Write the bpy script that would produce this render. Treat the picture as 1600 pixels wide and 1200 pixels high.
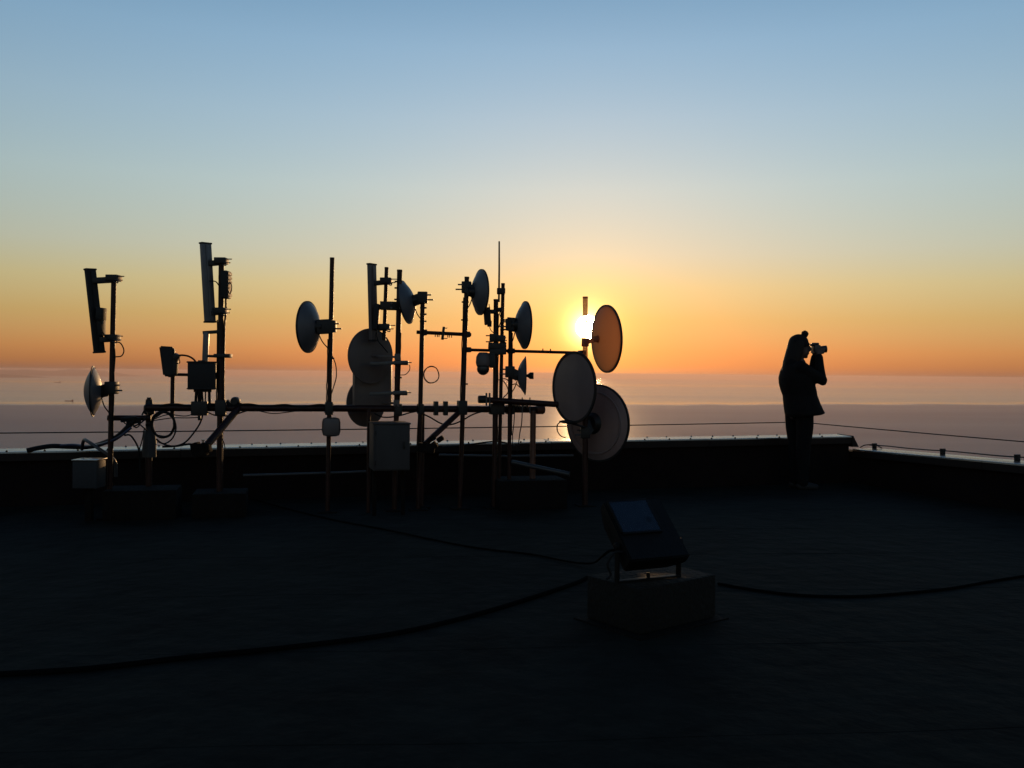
import bpy, bmesh, math, random
from mathutils import Vector, Matrix
random.seed(7)
S = bpy.context.scene
for o in list(bpy.data.objects): bpy.data.objects.remove(o)

# ------------------------------------------------------------------ camera
F = 1400.0                                   # focal length in pixels of a 1600 px wide frame
PITCH, ROLL = math.radians(0.70), math.radians(0.53)
EYE = Vector((0, 0, 1.2))
fw = Vector((0, math.cos(PITCH), -math.sin(PITCH)))
u0 = Vector((0, math.sin(PITCH), math.cos(PITCH)))
r0 = Vector((1, 0, 0))
rt = r0*math.cos(ROLL) + u0*math.sin(ROLL)
up = -r0*math.sin(ROLL) + u0*math.cos(ROLL)
cd = bpy.data.cameras.new('camera'); cam = bpy.data.objects.new('camera', cd)
S.collection.objects.link(cam); S.camera = cam
cd.sensor_width = 36; cd.lens = 36*F/1600; cd.clip_start = 0.05; cd.clip_end = 200000
M = Matrix((rt, up, -fw)).transposed().to_4x4(); M.translation = EYE
cam.matrix_world = M

def ray(x, y):
    return fw + rt*((x-800)/F) - up*((y-600)/F)
def P(x, y, Y):                               # a point of the place: seen at photo pixel x, y and standing Y metres away
    d = ray(x, y); return EYE + d*(Y/d.y)

# ------------------------------------------------------------------ sky, sun, exposure
SUN = ray(918, 511).normalized()
sun_el = math.asin(SUN.z); sun_az = math.atan2(SUN.x, SUN.y)
W = bpy.data.worlds.new('World'); S.world = W; W.use_nodes = True
nt = W.node_tree; N = nt.nodes; L = nt.links
bg = N['Background']; bg.inputs[1].default_value = 1.0
sk = N.new('ShaderNodeTexSky'); sk.sky_type = 'NISHITA'; sk.sun_disc = False
sk.sun_elevation = sun_el; sk.sun_rotation = sun_az; sk.altitude = 300
sk.air_density = 1.0; sk.dust_density = 0.1; sk.ozone_density = 2.0
def vm(op, a=None, b=None):
    n = N.new('ShaderNodeVectorMath'); n.operation = op
    for i, v in enumerate((a, b)):
        if v is None: continue
        if isinstance(v, (tuple, Vector)): n.inputs[i].default_value = v
        else: L.new(v, n.inputs[i])
    return n
def ma(op, a=None, b=None):
    n = N.new('ShaderNodeMath'); n.operation = op
    for i, v in enumerate((a, b)):
        if v is None: continue
        if isinstance(v, (int, float)): n.inputs[i].default_value = v
        else: L.new(v, n.inputs[i])
    return n.outputs[0]
tc = N.new('ShaderNodeTexCoord')
dr = vm('NORMALIZE', tc.outputs['Generated']).outputs[0]
sep = N.new('ShaderNodeSeparateXYZ'); L.new(dr, sep.inputs[0])
ramp = N.new('ShaderNodeValToRGB'); L.new(sep.outputs[2], ramp.inputs[0])   # by sine of elevation
SKYTINT = [(0.0, (.205,.18,.58)), (0.009, (.325,.215,.36)), (0.024, (.45,.27,.30)), (0.059, (.64,.405,.28)), (0.095, (.86,.57,.385)), (0.13, (.97,.70,.575)), (0.20, (1.17,.925,.80)),
           (0.27, (1.20,1.025,.955)), (0.338, (1.12,1.065,1.05)), (0.404, (.91,.97,1.0)), (0.5, (.66,.80,.88)), (0.7, (.42,.53,.68)), (1.0, (.28,.37,.5))]
el = ramp.color_ramp.elements
while len(el) < len(SKYTINT): el.new(0.5)
for e, (p, c) in zip(el, SKYTINT): e.position = p; e.color = (*[v/2 for v in c], 1)
ramp.color_ramp.interpolation = 'LINEAR'
base = vm('MULTIPLY', vm('MULTIPLY', sk.outputs[0], ramp.outputs[0]).outputs[0], (2*.15, 2*.15, 2*.15)).outputs[0]
dot = vm('DOT_PRODUCT', dr, SUN).outputs['Value']
ang = ma('ARCCOSINE', ma('MINIMUM', dot, 0.9999999))
acc = base
for scale, col in ((0.0070, (9.0, 6.5, 2.6)), (0.032, (.42, .28, .02)), (0.11, (.02, .008, .0))):    # the aureole of the low sun in hazy air
    g = ma('POWER', math.e, ma('DIVIDE', ang, -scale))
    v = N.new('ShaderNodeVectorMath'); v.operation = 'SCALE'; v.inputs[0].default_value = col; L.new(g, v.inputs['Scale'])
    acc = vm('ADD', acc, v.outputs[0]).outputs[0]
disc = ma('LESS_THAN', ang, 0.0130)
v = N.new('ShaderNodeVectorMath'); v.operation = 'SCALE'; v.inputs[0].default_value = (130, 100, 55); L.new(disc, v.inputs['Scale'])
acc = vm('ADD', acc, v.outputs[0]).outputs[0]
L.new(acc, bg.inputs[0])
try: W.cycles.sampling_method = 'MANUAL'; W.cycles.sample_map_resolution = 2048
except Exception: pass

sl = bpy.data.lights.new('sun', 'SUN'); sl.energy = 0.8; sl.angle = math.radians(0.53); sl.color = (1.0, .56, .24)
so = bpy.data.objects.new('sun', sl); S.collection.objects.link(so)
so.rotation_euler = SUN.to_track_quat('Z', 'Y').to_euler()
S.view_settings.view_transform = 'Standard'; S.view_settings.look = 'None'; S.view_settings.exposure = 0.75
S.view_settings.gamma = 1.0; S.view_settings.use_curve_mapping = False
S.cycles.use_denoising = True
S.cycles.max_bounces = 6; S.cycles.volume_bounces = 1

# ------------------------------------------------------------------ materials
MATS = {}
def mat(name, col, rough=0.6, metal=0.0, vary=0.25, scale=8.0, bump=0.0, bscale=60.0, spec=0.5, col2=None, trans=0.0, clear=0.0, stretch=(1,1,1)):
    m = bpy.data.materials.new(name); m.use_nodes = True
    t = m.node_tree; b = t.nodes['Principled BSDF']
    b.inputs['Roughness'].default_value = rough; b.inputs['Metallic'].default_value = metal
    b.inputs['Specular IOR Level'].default_value = spec
    co = t.nodes.new('ShaderNodeTexCoord')
    mp = t.nodes.new('ShaderNodeMapping'); mp.inputs['Scale'].default_value = stretch
    t.links.new(co.outputs['Object'], mp.inputs[0])
    no = t.nodes.new('ShaderNodeTexNoise'); no.inputs['Scale'].default_value = scale; no.inputs['Detail'].default_value = 6; no.inputs['Roughness'].default_value = .65
    t.links.new(mp.outputs[0], no.inputs[0])
    cr = t.nodes.new('ShaderNodeValToRGB'); cr.color_ramp.elements[0].position = .32; cr.color_ramp.elements[1].position = .68
    c2 = col2 or [v*(1-vary) for v in col]
    cr.color_ramp.elements[0].color = (*c2, 1); cr.color_ramp.elements[1].color = (*[min(1, v*(1+vary*.5)) for v in col], 1)
    t.links.new(no.outputs['Fac'], cr.inputs[0]); t.links.new(cr.outputs[0], b.inputs['Base Color'])
    mr = t.nodes.new('ShaderNodeMapRange'); mr.inputs['To Min'].default_value = max(.02, rough-.12); mr.inputs['To Max'].default_value = min(1, rough+.12)
    t.links.new(no.outputs['Fac'], mr.inputs[0]); t.links.new(mr.outputs[0], b.inputs['Roughness'])
    if bump:
        n2 = t.nodes.new('ShaderNodeTexNoise'); n2.inputs['Scale'].default_value = bscale; n2.inputs['Detail'].default_value = 5
        t.links.new(mp.outputs[0], n2.inputs[0])
        bp = t.nodes.new('ShaderNodeBump'); bp.inputs['Strength'].default_value = bump; bp.inputs['Distance'].default_value = .02
        t.links.new(n2.outputs['Fac'], bp.inputs['Height']); t.links.new(bp.outputs[0], b.inputs['Normal'])
    if trans or clear:
        out = t.nodes['Material Output']; sh = b.outputs[0]
        if trans:                                        # orange translucency standing in for sun glare on dish and mast
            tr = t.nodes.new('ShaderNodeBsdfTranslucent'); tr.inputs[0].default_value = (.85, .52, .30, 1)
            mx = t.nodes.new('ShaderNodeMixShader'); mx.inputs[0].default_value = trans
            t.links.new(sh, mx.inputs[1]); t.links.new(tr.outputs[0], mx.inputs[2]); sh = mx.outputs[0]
        if clear:  # see-through share, so the sun's bloom seems to cover the mast
            tp = t.nodes.new('ShaderNodeBsdfTransparent'); tp.inputs[0].default_value = (1, .9, .75, 1)
            mx = t.nodes.new('ShaderNodeMixShader'); mx.inputs[0].default_value = clear
            t.links.new(sh, mx.inputs[1]); t.links.new(tp.outputs[0], mx.inputs[2]); sh = mx.outputs[0]
        t.links.new(sh, out.inputs[0])
    MATS[name] = m; return m
mat('rust', (.024, .0065, .0042), .45, .0, .5, 14, .25, 90, spec=.22)
mat('rust_orange', (.09, .03, .014), .5, .0, .5, 14, .25, 90)
mat('galv', (.07, .07, .072), .45, .6, .3, 20, .1, 80)
mat('dark_metal', (.009, .008, .008), .55, .3, .3, 20, .1, 80)
mat('dish', (.078, .078, .087), .48, .0, .22, 5, .06, 25, stretch=(1,1,.35))
mat('dish_warm', (.088, .068, .063), .55, .0, .22, 5, .06, 25, stretch=(1,1,.35))
mat('dish_glare', (.22, .16, .13), .5, .0, .2, 4, .05, 25, trans=.75, stretch=(1,1,.3))  # sun glare over the dish, put into an orange translucent shell
mat('dish_flare', (.17, .125, .12), .5, .0, .2, 4, .05, 25, trans=.07, stretch=(1,1,.3))  # reddish lens flare over the lower dishes, put into their colour
mat('mast_glare', (.12, .07, .045), .4, .0, .2, 12, .05, 40, trans=.6, clear=.25)  # translucent and part clear to imitate sun bloom over the mast
mat('plastic', (.105, .10, .105), .42, .0, .15, 9, .04, 50)
mat('plastic_dark', (.010, .010, .011), .6, .0, .2, 9, .04, 50, spec=.25)
mat('cabinet', (.042, .039, .039), .6, .0, .25, 4, .06, 30, spec=.2, stretch=(1,1,.3))
mat('box_pale', (.022, .025, .029), .6, .0, .2, 6, spec=.2)
mat('floor_cable', (.003, .003, .003), .95, .0, .3, 10, spec=.03)
mat('black_cable', (.006, .006, .0065), .7, .0, .3, 10, spec=.2)
mat('blue_cable', (.015, .02, .05), .42, .0, .3, 10)
mat('pale_pipe', (.024, .024, .026), .45, .0, .2, 9)
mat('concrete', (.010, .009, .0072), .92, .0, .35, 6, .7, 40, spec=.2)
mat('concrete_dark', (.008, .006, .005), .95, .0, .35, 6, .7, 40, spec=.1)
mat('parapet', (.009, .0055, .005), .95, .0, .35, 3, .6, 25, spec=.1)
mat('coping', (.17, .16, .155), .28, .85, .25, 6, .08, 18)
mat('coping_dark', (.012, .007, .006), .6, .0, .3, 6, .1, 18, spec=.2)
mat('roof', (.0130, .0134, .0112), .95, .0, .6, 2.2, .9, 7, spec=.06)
mat('wire', (.03, .026, .024), .5, .6, .2, 20)
mat('jacket', (.010, .009, .009), .9, .0, .3, 12, .4, 60, spec=.1)
mat('trousers', (.006, .006, .0065), .9, .0, .3, 12, .4, 60, spec=.1)
mat('hair', (.012, .008, .006), .6, .0, .3, 40, .4, 120, spec=.2)
mat('skin', (.07, .04, .03), .6, .0, .1, 12)
mat('cap', (.018, .015, .016), .9, .0, .2, 40, .5, 120, spec=.1)
mat('leather', (.005, .0045, .004), .8, .0, .2, 20)
mat('camera_black', (.015, .015, .016), .45, .0, .2, 40)
mat('lamp_body', (.005, .005, .005), .6, .0, .4, 14, .15, 60, spec=.15)
mat('mirror', (.022, .02, .02), .15, 1.0, .1, 20)
mat('chrome', (.55, .55, .57), .18, 1.0, .1, 20)
mat('ship', (.008, .006, .006), .9, spec=.1)
mat('ship_white', (.05, .04, .04), .9, spec=.1)
mat('land', (.012, .011, .010), .95, .0, .3, .001, spec=.05)
mat('bulb', (.5, .48, .45), .3)
g = bpy.data.materials.new('glass'); g.use_nodes = True; b = g.node_tree.nodes['Principled BSDF']
b.inputs['Base Color'].default_value = (.9, .9, .92, 1); b.inputs['Roughness'].default_value = .06; b.inputs['Transmission Weight'].default_value = 1; b.inputs['IOR'].default_value = 1.5
MATS['glass'] = g

# ------------------------------------------------------------------ helpers
C = S.collection
def wloc(o):
    v = Vector(o.location)
    while o.parent: o = o.parent; v += o.location
    return v
def obj(name, bm, m, parent=None, base=None, smooth=True, flat_angle=35):
    off = wloc(parent) if parent else (Vector(base) if base is not None else Vector((0, 0, 0)))
    bmesh.ops.translate(bm, verts=bm.verts, vec=-off)
    bmesh.ops.recalc_face_normals(bm, faces=bm.faces)
    me = bpy.data.meshes.new(name); bm.to_mesh(me); bm.free()
    me.materials.append(MATS[m] if isinstance(m, str) else m)
    if smooth:
        me.polygons.foreach_set('use_smooth', [True]*len(me.polygons))
        try: me.set_sharp_from_angle(angle=math.radians(flat_angle))
        except Exception: pass
    o = bpy.data.objects.new(name, me); C.objects.link(o)
    if parent: o.parent = parent
    else: o.location = off
    return o
def tag(o, label=None, cat=None, group=None, kind=None):
    for k, v in (('label', label), ('category', cat), ('group', group), ('kind', kind)):
        if v: o[k] = v
    return o
def thing(name, label, cat, base, group=None):
    o = bpy.data.objects.new(name, None); C.objects.link(o); o.location = base; o.empty_display_size = .1
    return tag(o, label, cat, group)
def nb(): return bmesh.new()
def tube(bm, pts, r, n=10, cap=True):
    pts = [Vector(p) for p in pts]; rs = r if isinstance(r, (list, tuple)) else [r]*len(pts)
    rings = []; prev = None
    for i, p in enumerate(pts):
        t = (pts[min(i+1, len(pts)-1)] - pts[max(i-1, 0)]).normalized()
        if prev is None:
            a = Vector((0, 0, 1)) if abs(t.z) < .9 else Vector((1, 0, 0))
            nx = t.cross(a).normalized()
        else:
            nx = (prev - t*prev.dot(t)).normalized()
        prev = nx; ny = t.cross(nx)
        rings.append([bm.verts.new(p + (nx*math.cos(k*2*math.pi/n) + ny*math.sin(k*2*math.pi/n))*rs[i]) for k in range(n)])
    for a, b_ in zip(rings, rings[1:]):
        for k in range(n): bm.faces.new((a[k], a[(k+1) % n], b_[(k+1) % n], b_[k]))
    if cap:
        bm.faces.new(rings[0][::-1]); bm.faces.new(rings[-1])
    return bm
def smooth_pts(pts, k=6):
    pts = [Vector(p) for p in pts]; out = []
    q = [pts[0]*2-pts[1]] + pts + [pts[-1]*2-pts[-2]]
    for i in range(1, len(q)-2):
        a, b_, c, d = q[i-1:i+3]
        for j in range(k):
            t = j/k
            out.append(.5*((2*b_)+(c-a)*t+(2*a-5*b_+4*c-d)*t*t+(3*b_-a-3*c+d)*t**3))
    out.append(pts[-1]); return out
def box(bm, c, size, R=None, bev=0.0, taper=None):
    vs = []
    for sx, sy, sz in ((-1,-1,-1),(1,-1,-1),(1,1,-1),(-1,1,-1),(-1,-1,1),(1,-1,1),(1,1,1),(-1,1,1)):
        k = taper if (taper and sz > 0) else 1
        v = Vector((sx*size[0]/2*k, sy*size[1]/2*k, sz*size[2]/2))
        if R is not None: v = R @ v
        vs.append(bm.verts.new(Vector(c)+v))
    fs = [bm.faces.new([vs[i] for i in f]) for f in ((0,3,2,1),(4,5,6,7),(0,1,5,4),(1,2,6,5),(2,3,7,6),(3,0,4,7))]
    if bev:
        bmesh.ops.bevel(bm, geom=list({e for f in fs for e in f.edges}), offset=bev, segments=2, affect='EDGES', profile=.6)
    return bm
def lathe(bm, o, axis, prof, n=36):
    axis = Vector(axis).normalized(); a = Vector((0, 0, 1)) if abs(axis.z) < .9 else Vector((1, 0, 0))
    x = axis.cross(a).normalized(); y = axis.cross(x); rings = []
    for h, r in prof:
        p = Vector(o)+axis*h
        if r < 1e-6: rings.append([bm.verts.new(p)])
        else: rings.append([bm.verts.new(p+(x*math.cos(k*2*math.pi/n)+y*math.sin(k*2*math.pi/n))*r) for k in range(n)])
    for A, B in zip(rings, rings[1:]):
        if len(A) == 1 and len(B) == 1: continue
        for k in range(n):
            if len(A) == 1: bm.faces.new((A[0], B[k], B[(k+1) % n]))
            elif len(B) == 1: bm.faces.new((A[k], A[(k+1) % n], B[0]))
            else: bm.faces.new((A[k], A[(k+1) % n], B[(k+1) % n], B[k]))
    return bm
def frame(xaxis, yaxis):                                     # rotation matrix from two directions
    x = Vector(xaxis).normalized(); z = x.cross(Vector(yaxis)).normalized(); y = z.cross(x)
    return Matrix((x, y, z)).transposed()
def Yf(x): return 7.15 + (x-150)*.00124                      # distance of the antenna row, which runs along the parapet
def sc(x): return Yf(x)/F                                    # metres per photo pixel on the antenna row
def Q(x, y, off=0.0): return P(x, y, Yf(x)+off)
FX = frame((1, .235, 0), (-.235, 1, 0))                      # directions along and across the antenna row

# ------------------------------------------------------------------ sea, far coast
SEA = -300.0
def sea_mesh():
    bm = nb(); n = 240; rings = []
    rad = [600*(60000/600)**(i/60) for i in range(61)]
    for r in rad: rings.append([bm.verts.new((r*math.sin(k*2*math.pi/n), r*math.cos(k*2*math.pi/n), SEA)) for k in range(n)])
    for a, b_ in zip(rings, rings[1:]):
        for k in range(n): bm.faces.new((a[k], b_[k], b_[(k+1) % n], a[(k+1) % n]))
    bm.faces.new(rings[0]); return bm
sm = bpy.data.materials.new('sea'); sm.use_nodes = True; t = sm.node_tree; b = t.nodes['Principled BSDF']
geo = t.nodes.new('ShaderNodeNewGeometry')
def mapped(scale):
    mp = t.nodes.new('ShaderNodeMapping'); mp.inputs['Scale'].default_value = scale
    t.links.new(geo.outputs['Position'], mp.inputs[0]); return mp.outputs[0]
def noise(vec, detail=5, rough=.6):
    n = t.nodes.new('ShaderNodeTexNoise'); n.inputs['Scale'].default_value = 1; n.inputs['Detail'].default_value = detail; n.inputs['Roughness'].default_value = rough
    t.links.new(vec, n.inputs[0]); return n.outputs['Fac']
def tm(op, a, b_=None, c=None):
    n = t.nodes.new('ShaderNodeMath'); n.operation = op
    for i, v_ in enumerate((a, b_, c)):
        if v_ is None: continue
        if isinstance(v_, (int, float)): n.inputs[i].default_value = v_
        else: t.links.new(v_, n.inputs[i])
    return n.outputs[0]
sp = t.nodes.new('ShaderNodeSeparateXYZ'); t.links.new(geo.outputs['Position'], sp.inputs[0])
edge = tm('ADD', sp.outputs[1], tm('MULTIPLY', tm('SUBTRACT', noise(mapped((1/2600, 1/9000, 1)), 5, .55), .5), 2600))
edge = tm('ADD', edge, tm('MULTIPLY', tm('SUBTRACT', noise(mapped((1/700, 1/3000, 1)), 4, .6), .5), 900))
edge = tm('ADD', edge, tm('MULTIPLY', sp.outputs[0], -.25))
calm = t.nodes.new('ShaderNodeMapRange'); calm.interpolation_type = 'SMOOTHSTEP'
calm.inputs['From Min'].default_value = 8250; calm.inputs['From Max'].default_value = 8950; t.links.new(edge, calm.inputs[0])   # a wind line: ruffled water this side, calm water beyond
streak = noise(mapped((1/9000, 1/1800, 1)), 4, .6)
rg = tm('ADD', tm('MULTIPLY', calm.outputs[0], -.22), .44)
rg = tm('ADD', rg, tm('MULTIPLY', tm('SUBTRACT', streak, .5), .25))
for c0, wd, amt in ((8950, 420, -.13), (23500, 2200, -.12)):      # smooth slicks that lie along the wind line
    dd = tm('DIVIDE', tm('SUBTRACT', edge, c0), wd)
    rg = tm('ADD', rg, tm('MULTIPLY', tm('MULTIPLY', tm('POWER', 2.718, tm('MULTIPLY', tm('MULTIPLY', dd, dd), -1)), amt), tm('MULTIPLY', noise(mapped((1/1500, 1/4000, 1)), 3, .6), 1.5)))
rg = tm('MAXIMUM', rg, .06)
t.links.new(rg, b.inputs['Roughness'])
b.inputs['IOR'].default_value = 1.33
bcol = t.nodes.new('ShaderNodeMix'); bcol.data_type = 'RGBA'; t.links.new(calm.outputs[0], bcol.inputs[0])
bcol.inputs[6].default_value = (.035, .04, .055, 1); bcol.inputs[7].default_value = (.05, .05, .055, 1)
t.links.new(bcol.outputs[2], b.inputs['Base Color'])
bp = t.nodes.new('ShaderNodeBump'); bp.inputs['Strength'].default_value = .25; bp.inputs['Distance'].default_value = 6
t.links.new(noise(mapped((1/60, 1/25, 1)), 6, .7), bp.inputs['Height']); t.links.new(bp.outputs[0], b.inputs['Normal'])
MATS['sea'] = sm
tag(obj('sea', sea_mesh(), 'sea'), kind='structure')

def coast(x0, x1, dist, hmax, seed):
    rnd = random.Random(seed); bm = nb(); n = 60; rows = []
    X0, X1 = ray(x0, 580).x/ray(x0, 580).y*dist, ray(x1, 580).x/ray(x1, 580).y*dist
    ph = [rnd.random()*6 for _ in range(5)]
    for i in range(n+1):
        f = i/n; X = X0+(X1-X0)*f
        h = hmax*(.62+.2*math.sin(f*7+ph[0])+.12*math.sin(f*19+ph[1])+.06*math.sin(f*47+ph[2]))*min(1, (1-f)*5)**.7
        row = [(X, dist-900, SEA-5), (X, dist-500, SEA+h*.35), (X, dist, SEA+h), (X, dist+900, SEA+h*.6), (X, dist+2500, SEA-5)]
        rows.append([bm.verts.new(p) for p in row])
    for a, b_ in zip(rows, rows[1:]):
        for k in range(4): bm.faces.new((a[k], b_[k], b_[k+1], a[k+1]))
    return bm
tag(obj('far_coast', coast(-260, 208, 40000, 410, 3), 'land'), kind='structure')
tag(obj('near_headland', coast(-260, 52, 30000, 190, 5), 'land'), kind='structure')

def ship(x, y, ln, label, flip=1):
    d = ray(x, y); k = (SEA-EYE.z)/d.z; p = EYE+d*k
    th = thing('cargo_ship', label, 'ship', p, 'ships far out on the sea')
    h = ln*.5; bm = nb(); prof = []
    for f in (-1, -.9, -.5, 0, .6, .85, 1):
        w = ln*.075*(1-max(0, (f-.5)/.5)**2*.95) ; zt = ln*(.06+(.03 if f > .8 else 0))
        prof.append([bm.verts.new(p+Vector((flip*h*f, sy*w*k2, z))) for sy, k2, z in ((-1, .7, -.5), (-1, 1, zt), (1, 1, zt), (1, .7, -.5))])
    for a, b_ in zip(prof, prof[1:]):
        for q in range(4): bm.faces.new((a[q], b_[q], b_[(q+1) % 4], a[(q+1) % 4]))
    bm.faces.new(prof[0]); bm.faces.new(prof[-1][::-1])
    obj('hull', bm, 'ship', th)
    bm = nb(); box(bm, p+Vector((-flip*h*.78, 0, ln*.115)), (ln*.13, ln*.12, ln*.12)); box(bm, p+Vector((-flip*h*.78, 0, ln*.19)), (ln*.08, ln*.13, ln*.03))
    obj('superstructure', bm, 'ship_white', th)
    bm = nb(); tube(bm, [p+Vector((-flip*h*.88, 0, ln*.17)), p+Vector((-flip*h*.88, 0, ln*.24))], ln*.022, 8); obj('funnel', bm, 'ship', th)
    for f in (-.3, .15, .55):
        bm = nb(); box(bm, p+Vector((flip*h*f, 0, ln*.072)), (ln*.16, ln*.1, ln*.025)); obj('hatch_cover', bm, 'ship', th)
ship(108, 627, 82, 'dark cargo ship on the grey sea left of the bulging dish', -1)
ship(90, 598, 150, 'fainter ship farther out, near the horizon at far left', -1)

# ------------------------------------------------------------------ roof and parapets
LA, LB = P(0, 706, 7.7), P(1331, 681.5, 10.0)                # top front edge of the long parapet
RA, RB = P(1333, 702, 10.02), P(1600, 726, 7.9)              # top inner edge of the right-hand parapet
LD = (LB-LA); RD = (RB-RA)
L0 = LA - LD*.45; R1 = RA + RD*3.2
ln = Vector((-LD.y, LD.x, 0)).normalized(); rn = Vector((-RD.y, RD.x, 0)).normalized()   # outward
if ln.y < 0: ln = -ln
if rn.x < 0: rn = -rn
RS = RA-RD.normalized()*.55
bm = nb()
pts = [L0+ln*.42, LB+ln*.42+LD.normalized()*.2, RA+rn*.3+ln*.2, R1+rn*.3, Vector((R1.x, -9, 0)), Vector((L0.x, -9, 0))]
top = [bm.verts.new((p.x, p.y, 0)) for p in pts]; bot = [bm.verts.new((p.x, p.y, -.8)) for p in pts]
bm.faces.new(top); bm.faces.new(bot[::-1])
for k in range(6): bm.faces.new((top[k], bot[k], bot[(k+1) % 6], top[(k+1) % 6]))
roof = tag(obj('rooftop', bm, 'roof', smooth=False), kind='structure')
# bitumen sheets with a lapped edge, laid across the roof
bm0 = None
for i in range(15):
    y0 = -2.0 + i*.98
    if y0 > 9.6: break
    bm = nb(); n = 50; rows = []
    xl, xr = -9.0, 6.6
    if y0 > 5.2: xr = 4.6
    if y0 > 6.5: xl = -3.2
    if y0 > 7.4: xl = .2; xr = 3.9
    if y0 > 8.4: xl = 2.6; xr = 3.7
    a = .235
    for k in range(n+1):
        X = xl+(xr-xl)*k/n; yy = y0 + a*(X)*.35
        w = .012*math.sin(X*1.7+i*2.1)+.008*math.sin(X*4.3+i)
        h = .002*math.sin(X*3.1+i*1.7)
        rows.append([bm.verts.new((X, yy-.01+w, .0015)), bm.verts.new((X, yy+w, .0055+h*.2)), bm.verts.new((X, yy+.35, .005)), bm.verts.new((X, yy+.7, .0045)), bm.verts.new((X, yy+1.02, .004))])
    for A, B in zip(rows, rows[1:]):
        for k in range(4): bm.faces.new((A[k], B[k], B[k+1], A[k+1]))
    obj('roofing_sheet', bm, 'roof', roof, flat_angle=12)

def wall_between(A, B, n, thick, name, label):
    th = thing(name, label, 'wall', Vector((A.x, A.y, 0)))
    bm = nb(); vs = []
    for p in (A, B):
        for q, z in ((p, 0), (p, p.z-.03), (p+n*thick, p.z-.03), (p+n*thick, -.8)): vs.append(bm.verts.new((q.x, q.y, z)))
    for k in range(4): bm.faces.new((vs[k], vs[4+k], vs[4+(k+1) % 4], vs[(k+1) % 4]))
    bm.faces.new(vs[:4][::-1]); bm.faces.new(vs[4:])
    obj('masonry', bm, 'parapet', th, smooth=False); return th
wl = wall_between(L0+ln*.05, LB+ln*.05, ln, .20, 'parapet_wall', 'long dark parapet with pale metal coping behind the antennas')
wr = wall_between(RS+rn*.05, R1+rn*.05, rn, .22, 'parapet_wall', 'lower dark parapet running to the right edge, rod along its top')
# coping sheets on the long parapet: folded metal, each about 2 m
Lt = (LB-L0).length; ld = (LB-L0).normalized(); zdir = Vector((0, 0, 1))
nsh = 7
for i in range(nsh):
    a = L0+ld*(Lt*i/nsh+.002); b_ = L0+ld*(Lt*(i+1)/nsh-.002); lift = .002*(i % 2)
    bm = nb(); rows = []
    for p in (a, b_):
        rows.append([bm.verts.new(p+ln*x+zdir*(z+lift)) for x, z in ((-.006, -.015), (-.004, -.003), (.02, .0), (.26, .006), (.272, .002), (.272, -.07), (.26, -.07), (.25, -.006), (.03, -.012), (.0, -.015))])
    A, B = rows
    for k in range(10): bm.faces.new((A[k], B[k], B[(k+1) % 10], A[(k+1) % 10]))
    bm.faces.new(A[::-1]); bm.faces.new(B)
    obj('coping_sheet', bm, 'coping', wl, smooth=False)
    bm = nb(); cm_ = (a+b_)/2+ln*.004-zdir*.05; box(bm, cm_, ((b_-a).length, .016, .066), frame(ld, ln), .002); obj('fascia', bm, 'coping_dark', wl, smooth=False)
bm = nb(); e = LB+ld*.0                                      # end cap, a sloping folded plate
vs = [bm.verts.new(e+ld*x+ln*y+zdir*z) for x, y, z in ((.0, -.012, .004), (.012, -.012, .004), (.085, -.012, -.12), (.0, -.012, -.12), (.0, .272, .010), (.012, .272, .010), (.085, .272, -.12), (.0, .272, -.12))]
for f in ((0,1,2,3), (7,6,5,4), (0,4,5,1), (1,5,6,2), (2,6,7,3), (3,7,4,0)): bm.faces.new([vs[k] for k in f])
obj('end_cap', bm, 'coping_dark', wl, smooth=False)
proto = None
for i in range(54):                                          # screws with rubber washers along both folds
    for back in (0, 1):
        p = L0+ld*(.12+i*.27+(.11 if back else 0)+random.uniform(-.03, .03))
        if (p-L0).length > Lt-.1: continue
        p = p+ln*(.012 if not back else .245)+zdir*(.001 if not back else .0055)
        if proto is None:
            bm = nb(); lathe(bm, (0, 0, 0), (0, 0, 1), [(-.002, 0), (-.002, .010), (.004, .009), (.006, .006), (.011, .005), (.011, 0)], 8)
            proto = obj('screw', bm, 'dark_metal', wl, base=(0, 0, 0)); bmv = proto.data
            for v_ in bmv.vertices: v_.co += wloc(wl)
            proto.location = p-wloc(wl)
        else:
            c = proto.copy(); C.objects.link(c); c.parent = wl; c.location = p-wloc(wl)
# right-hand coping and the conductor rod on its holders
rd = (R1-RA).normalized(); Rt = (R1-RA).length
for i in range(4):
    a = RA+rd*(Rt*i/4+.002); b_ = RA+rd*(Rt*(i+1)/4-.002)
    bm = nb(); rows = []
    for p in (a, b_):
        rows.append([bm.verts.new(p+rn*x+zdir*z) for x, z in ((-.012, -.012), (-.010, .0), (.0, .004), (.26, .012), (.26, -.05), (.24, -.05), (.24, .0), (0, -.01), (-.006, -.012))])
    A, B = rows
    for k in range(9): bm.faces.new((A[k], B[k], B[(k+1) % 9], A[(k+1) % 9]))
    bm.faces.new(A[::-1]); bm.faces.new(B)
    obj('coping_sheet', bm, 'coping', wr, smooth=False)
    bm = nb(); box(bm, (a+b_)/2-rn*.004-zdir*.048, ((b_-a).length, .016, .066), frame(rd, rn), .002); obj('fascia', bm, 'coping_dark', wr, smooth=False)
rod = thing('lightning_rod_conductor', 'thin conductor rod on small holders along the right parapet', 'conductor', RA+zdir*.01)
bm = nb(); pr = [RA+rd*(Rt*k/24)+rn*.22+zdir*(.045+.004*math.sin(k*1.9)) for k in range(25)]
tube(bm, pr, .006, 8); obj('rod', bm, 'wire', rod)
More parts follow.
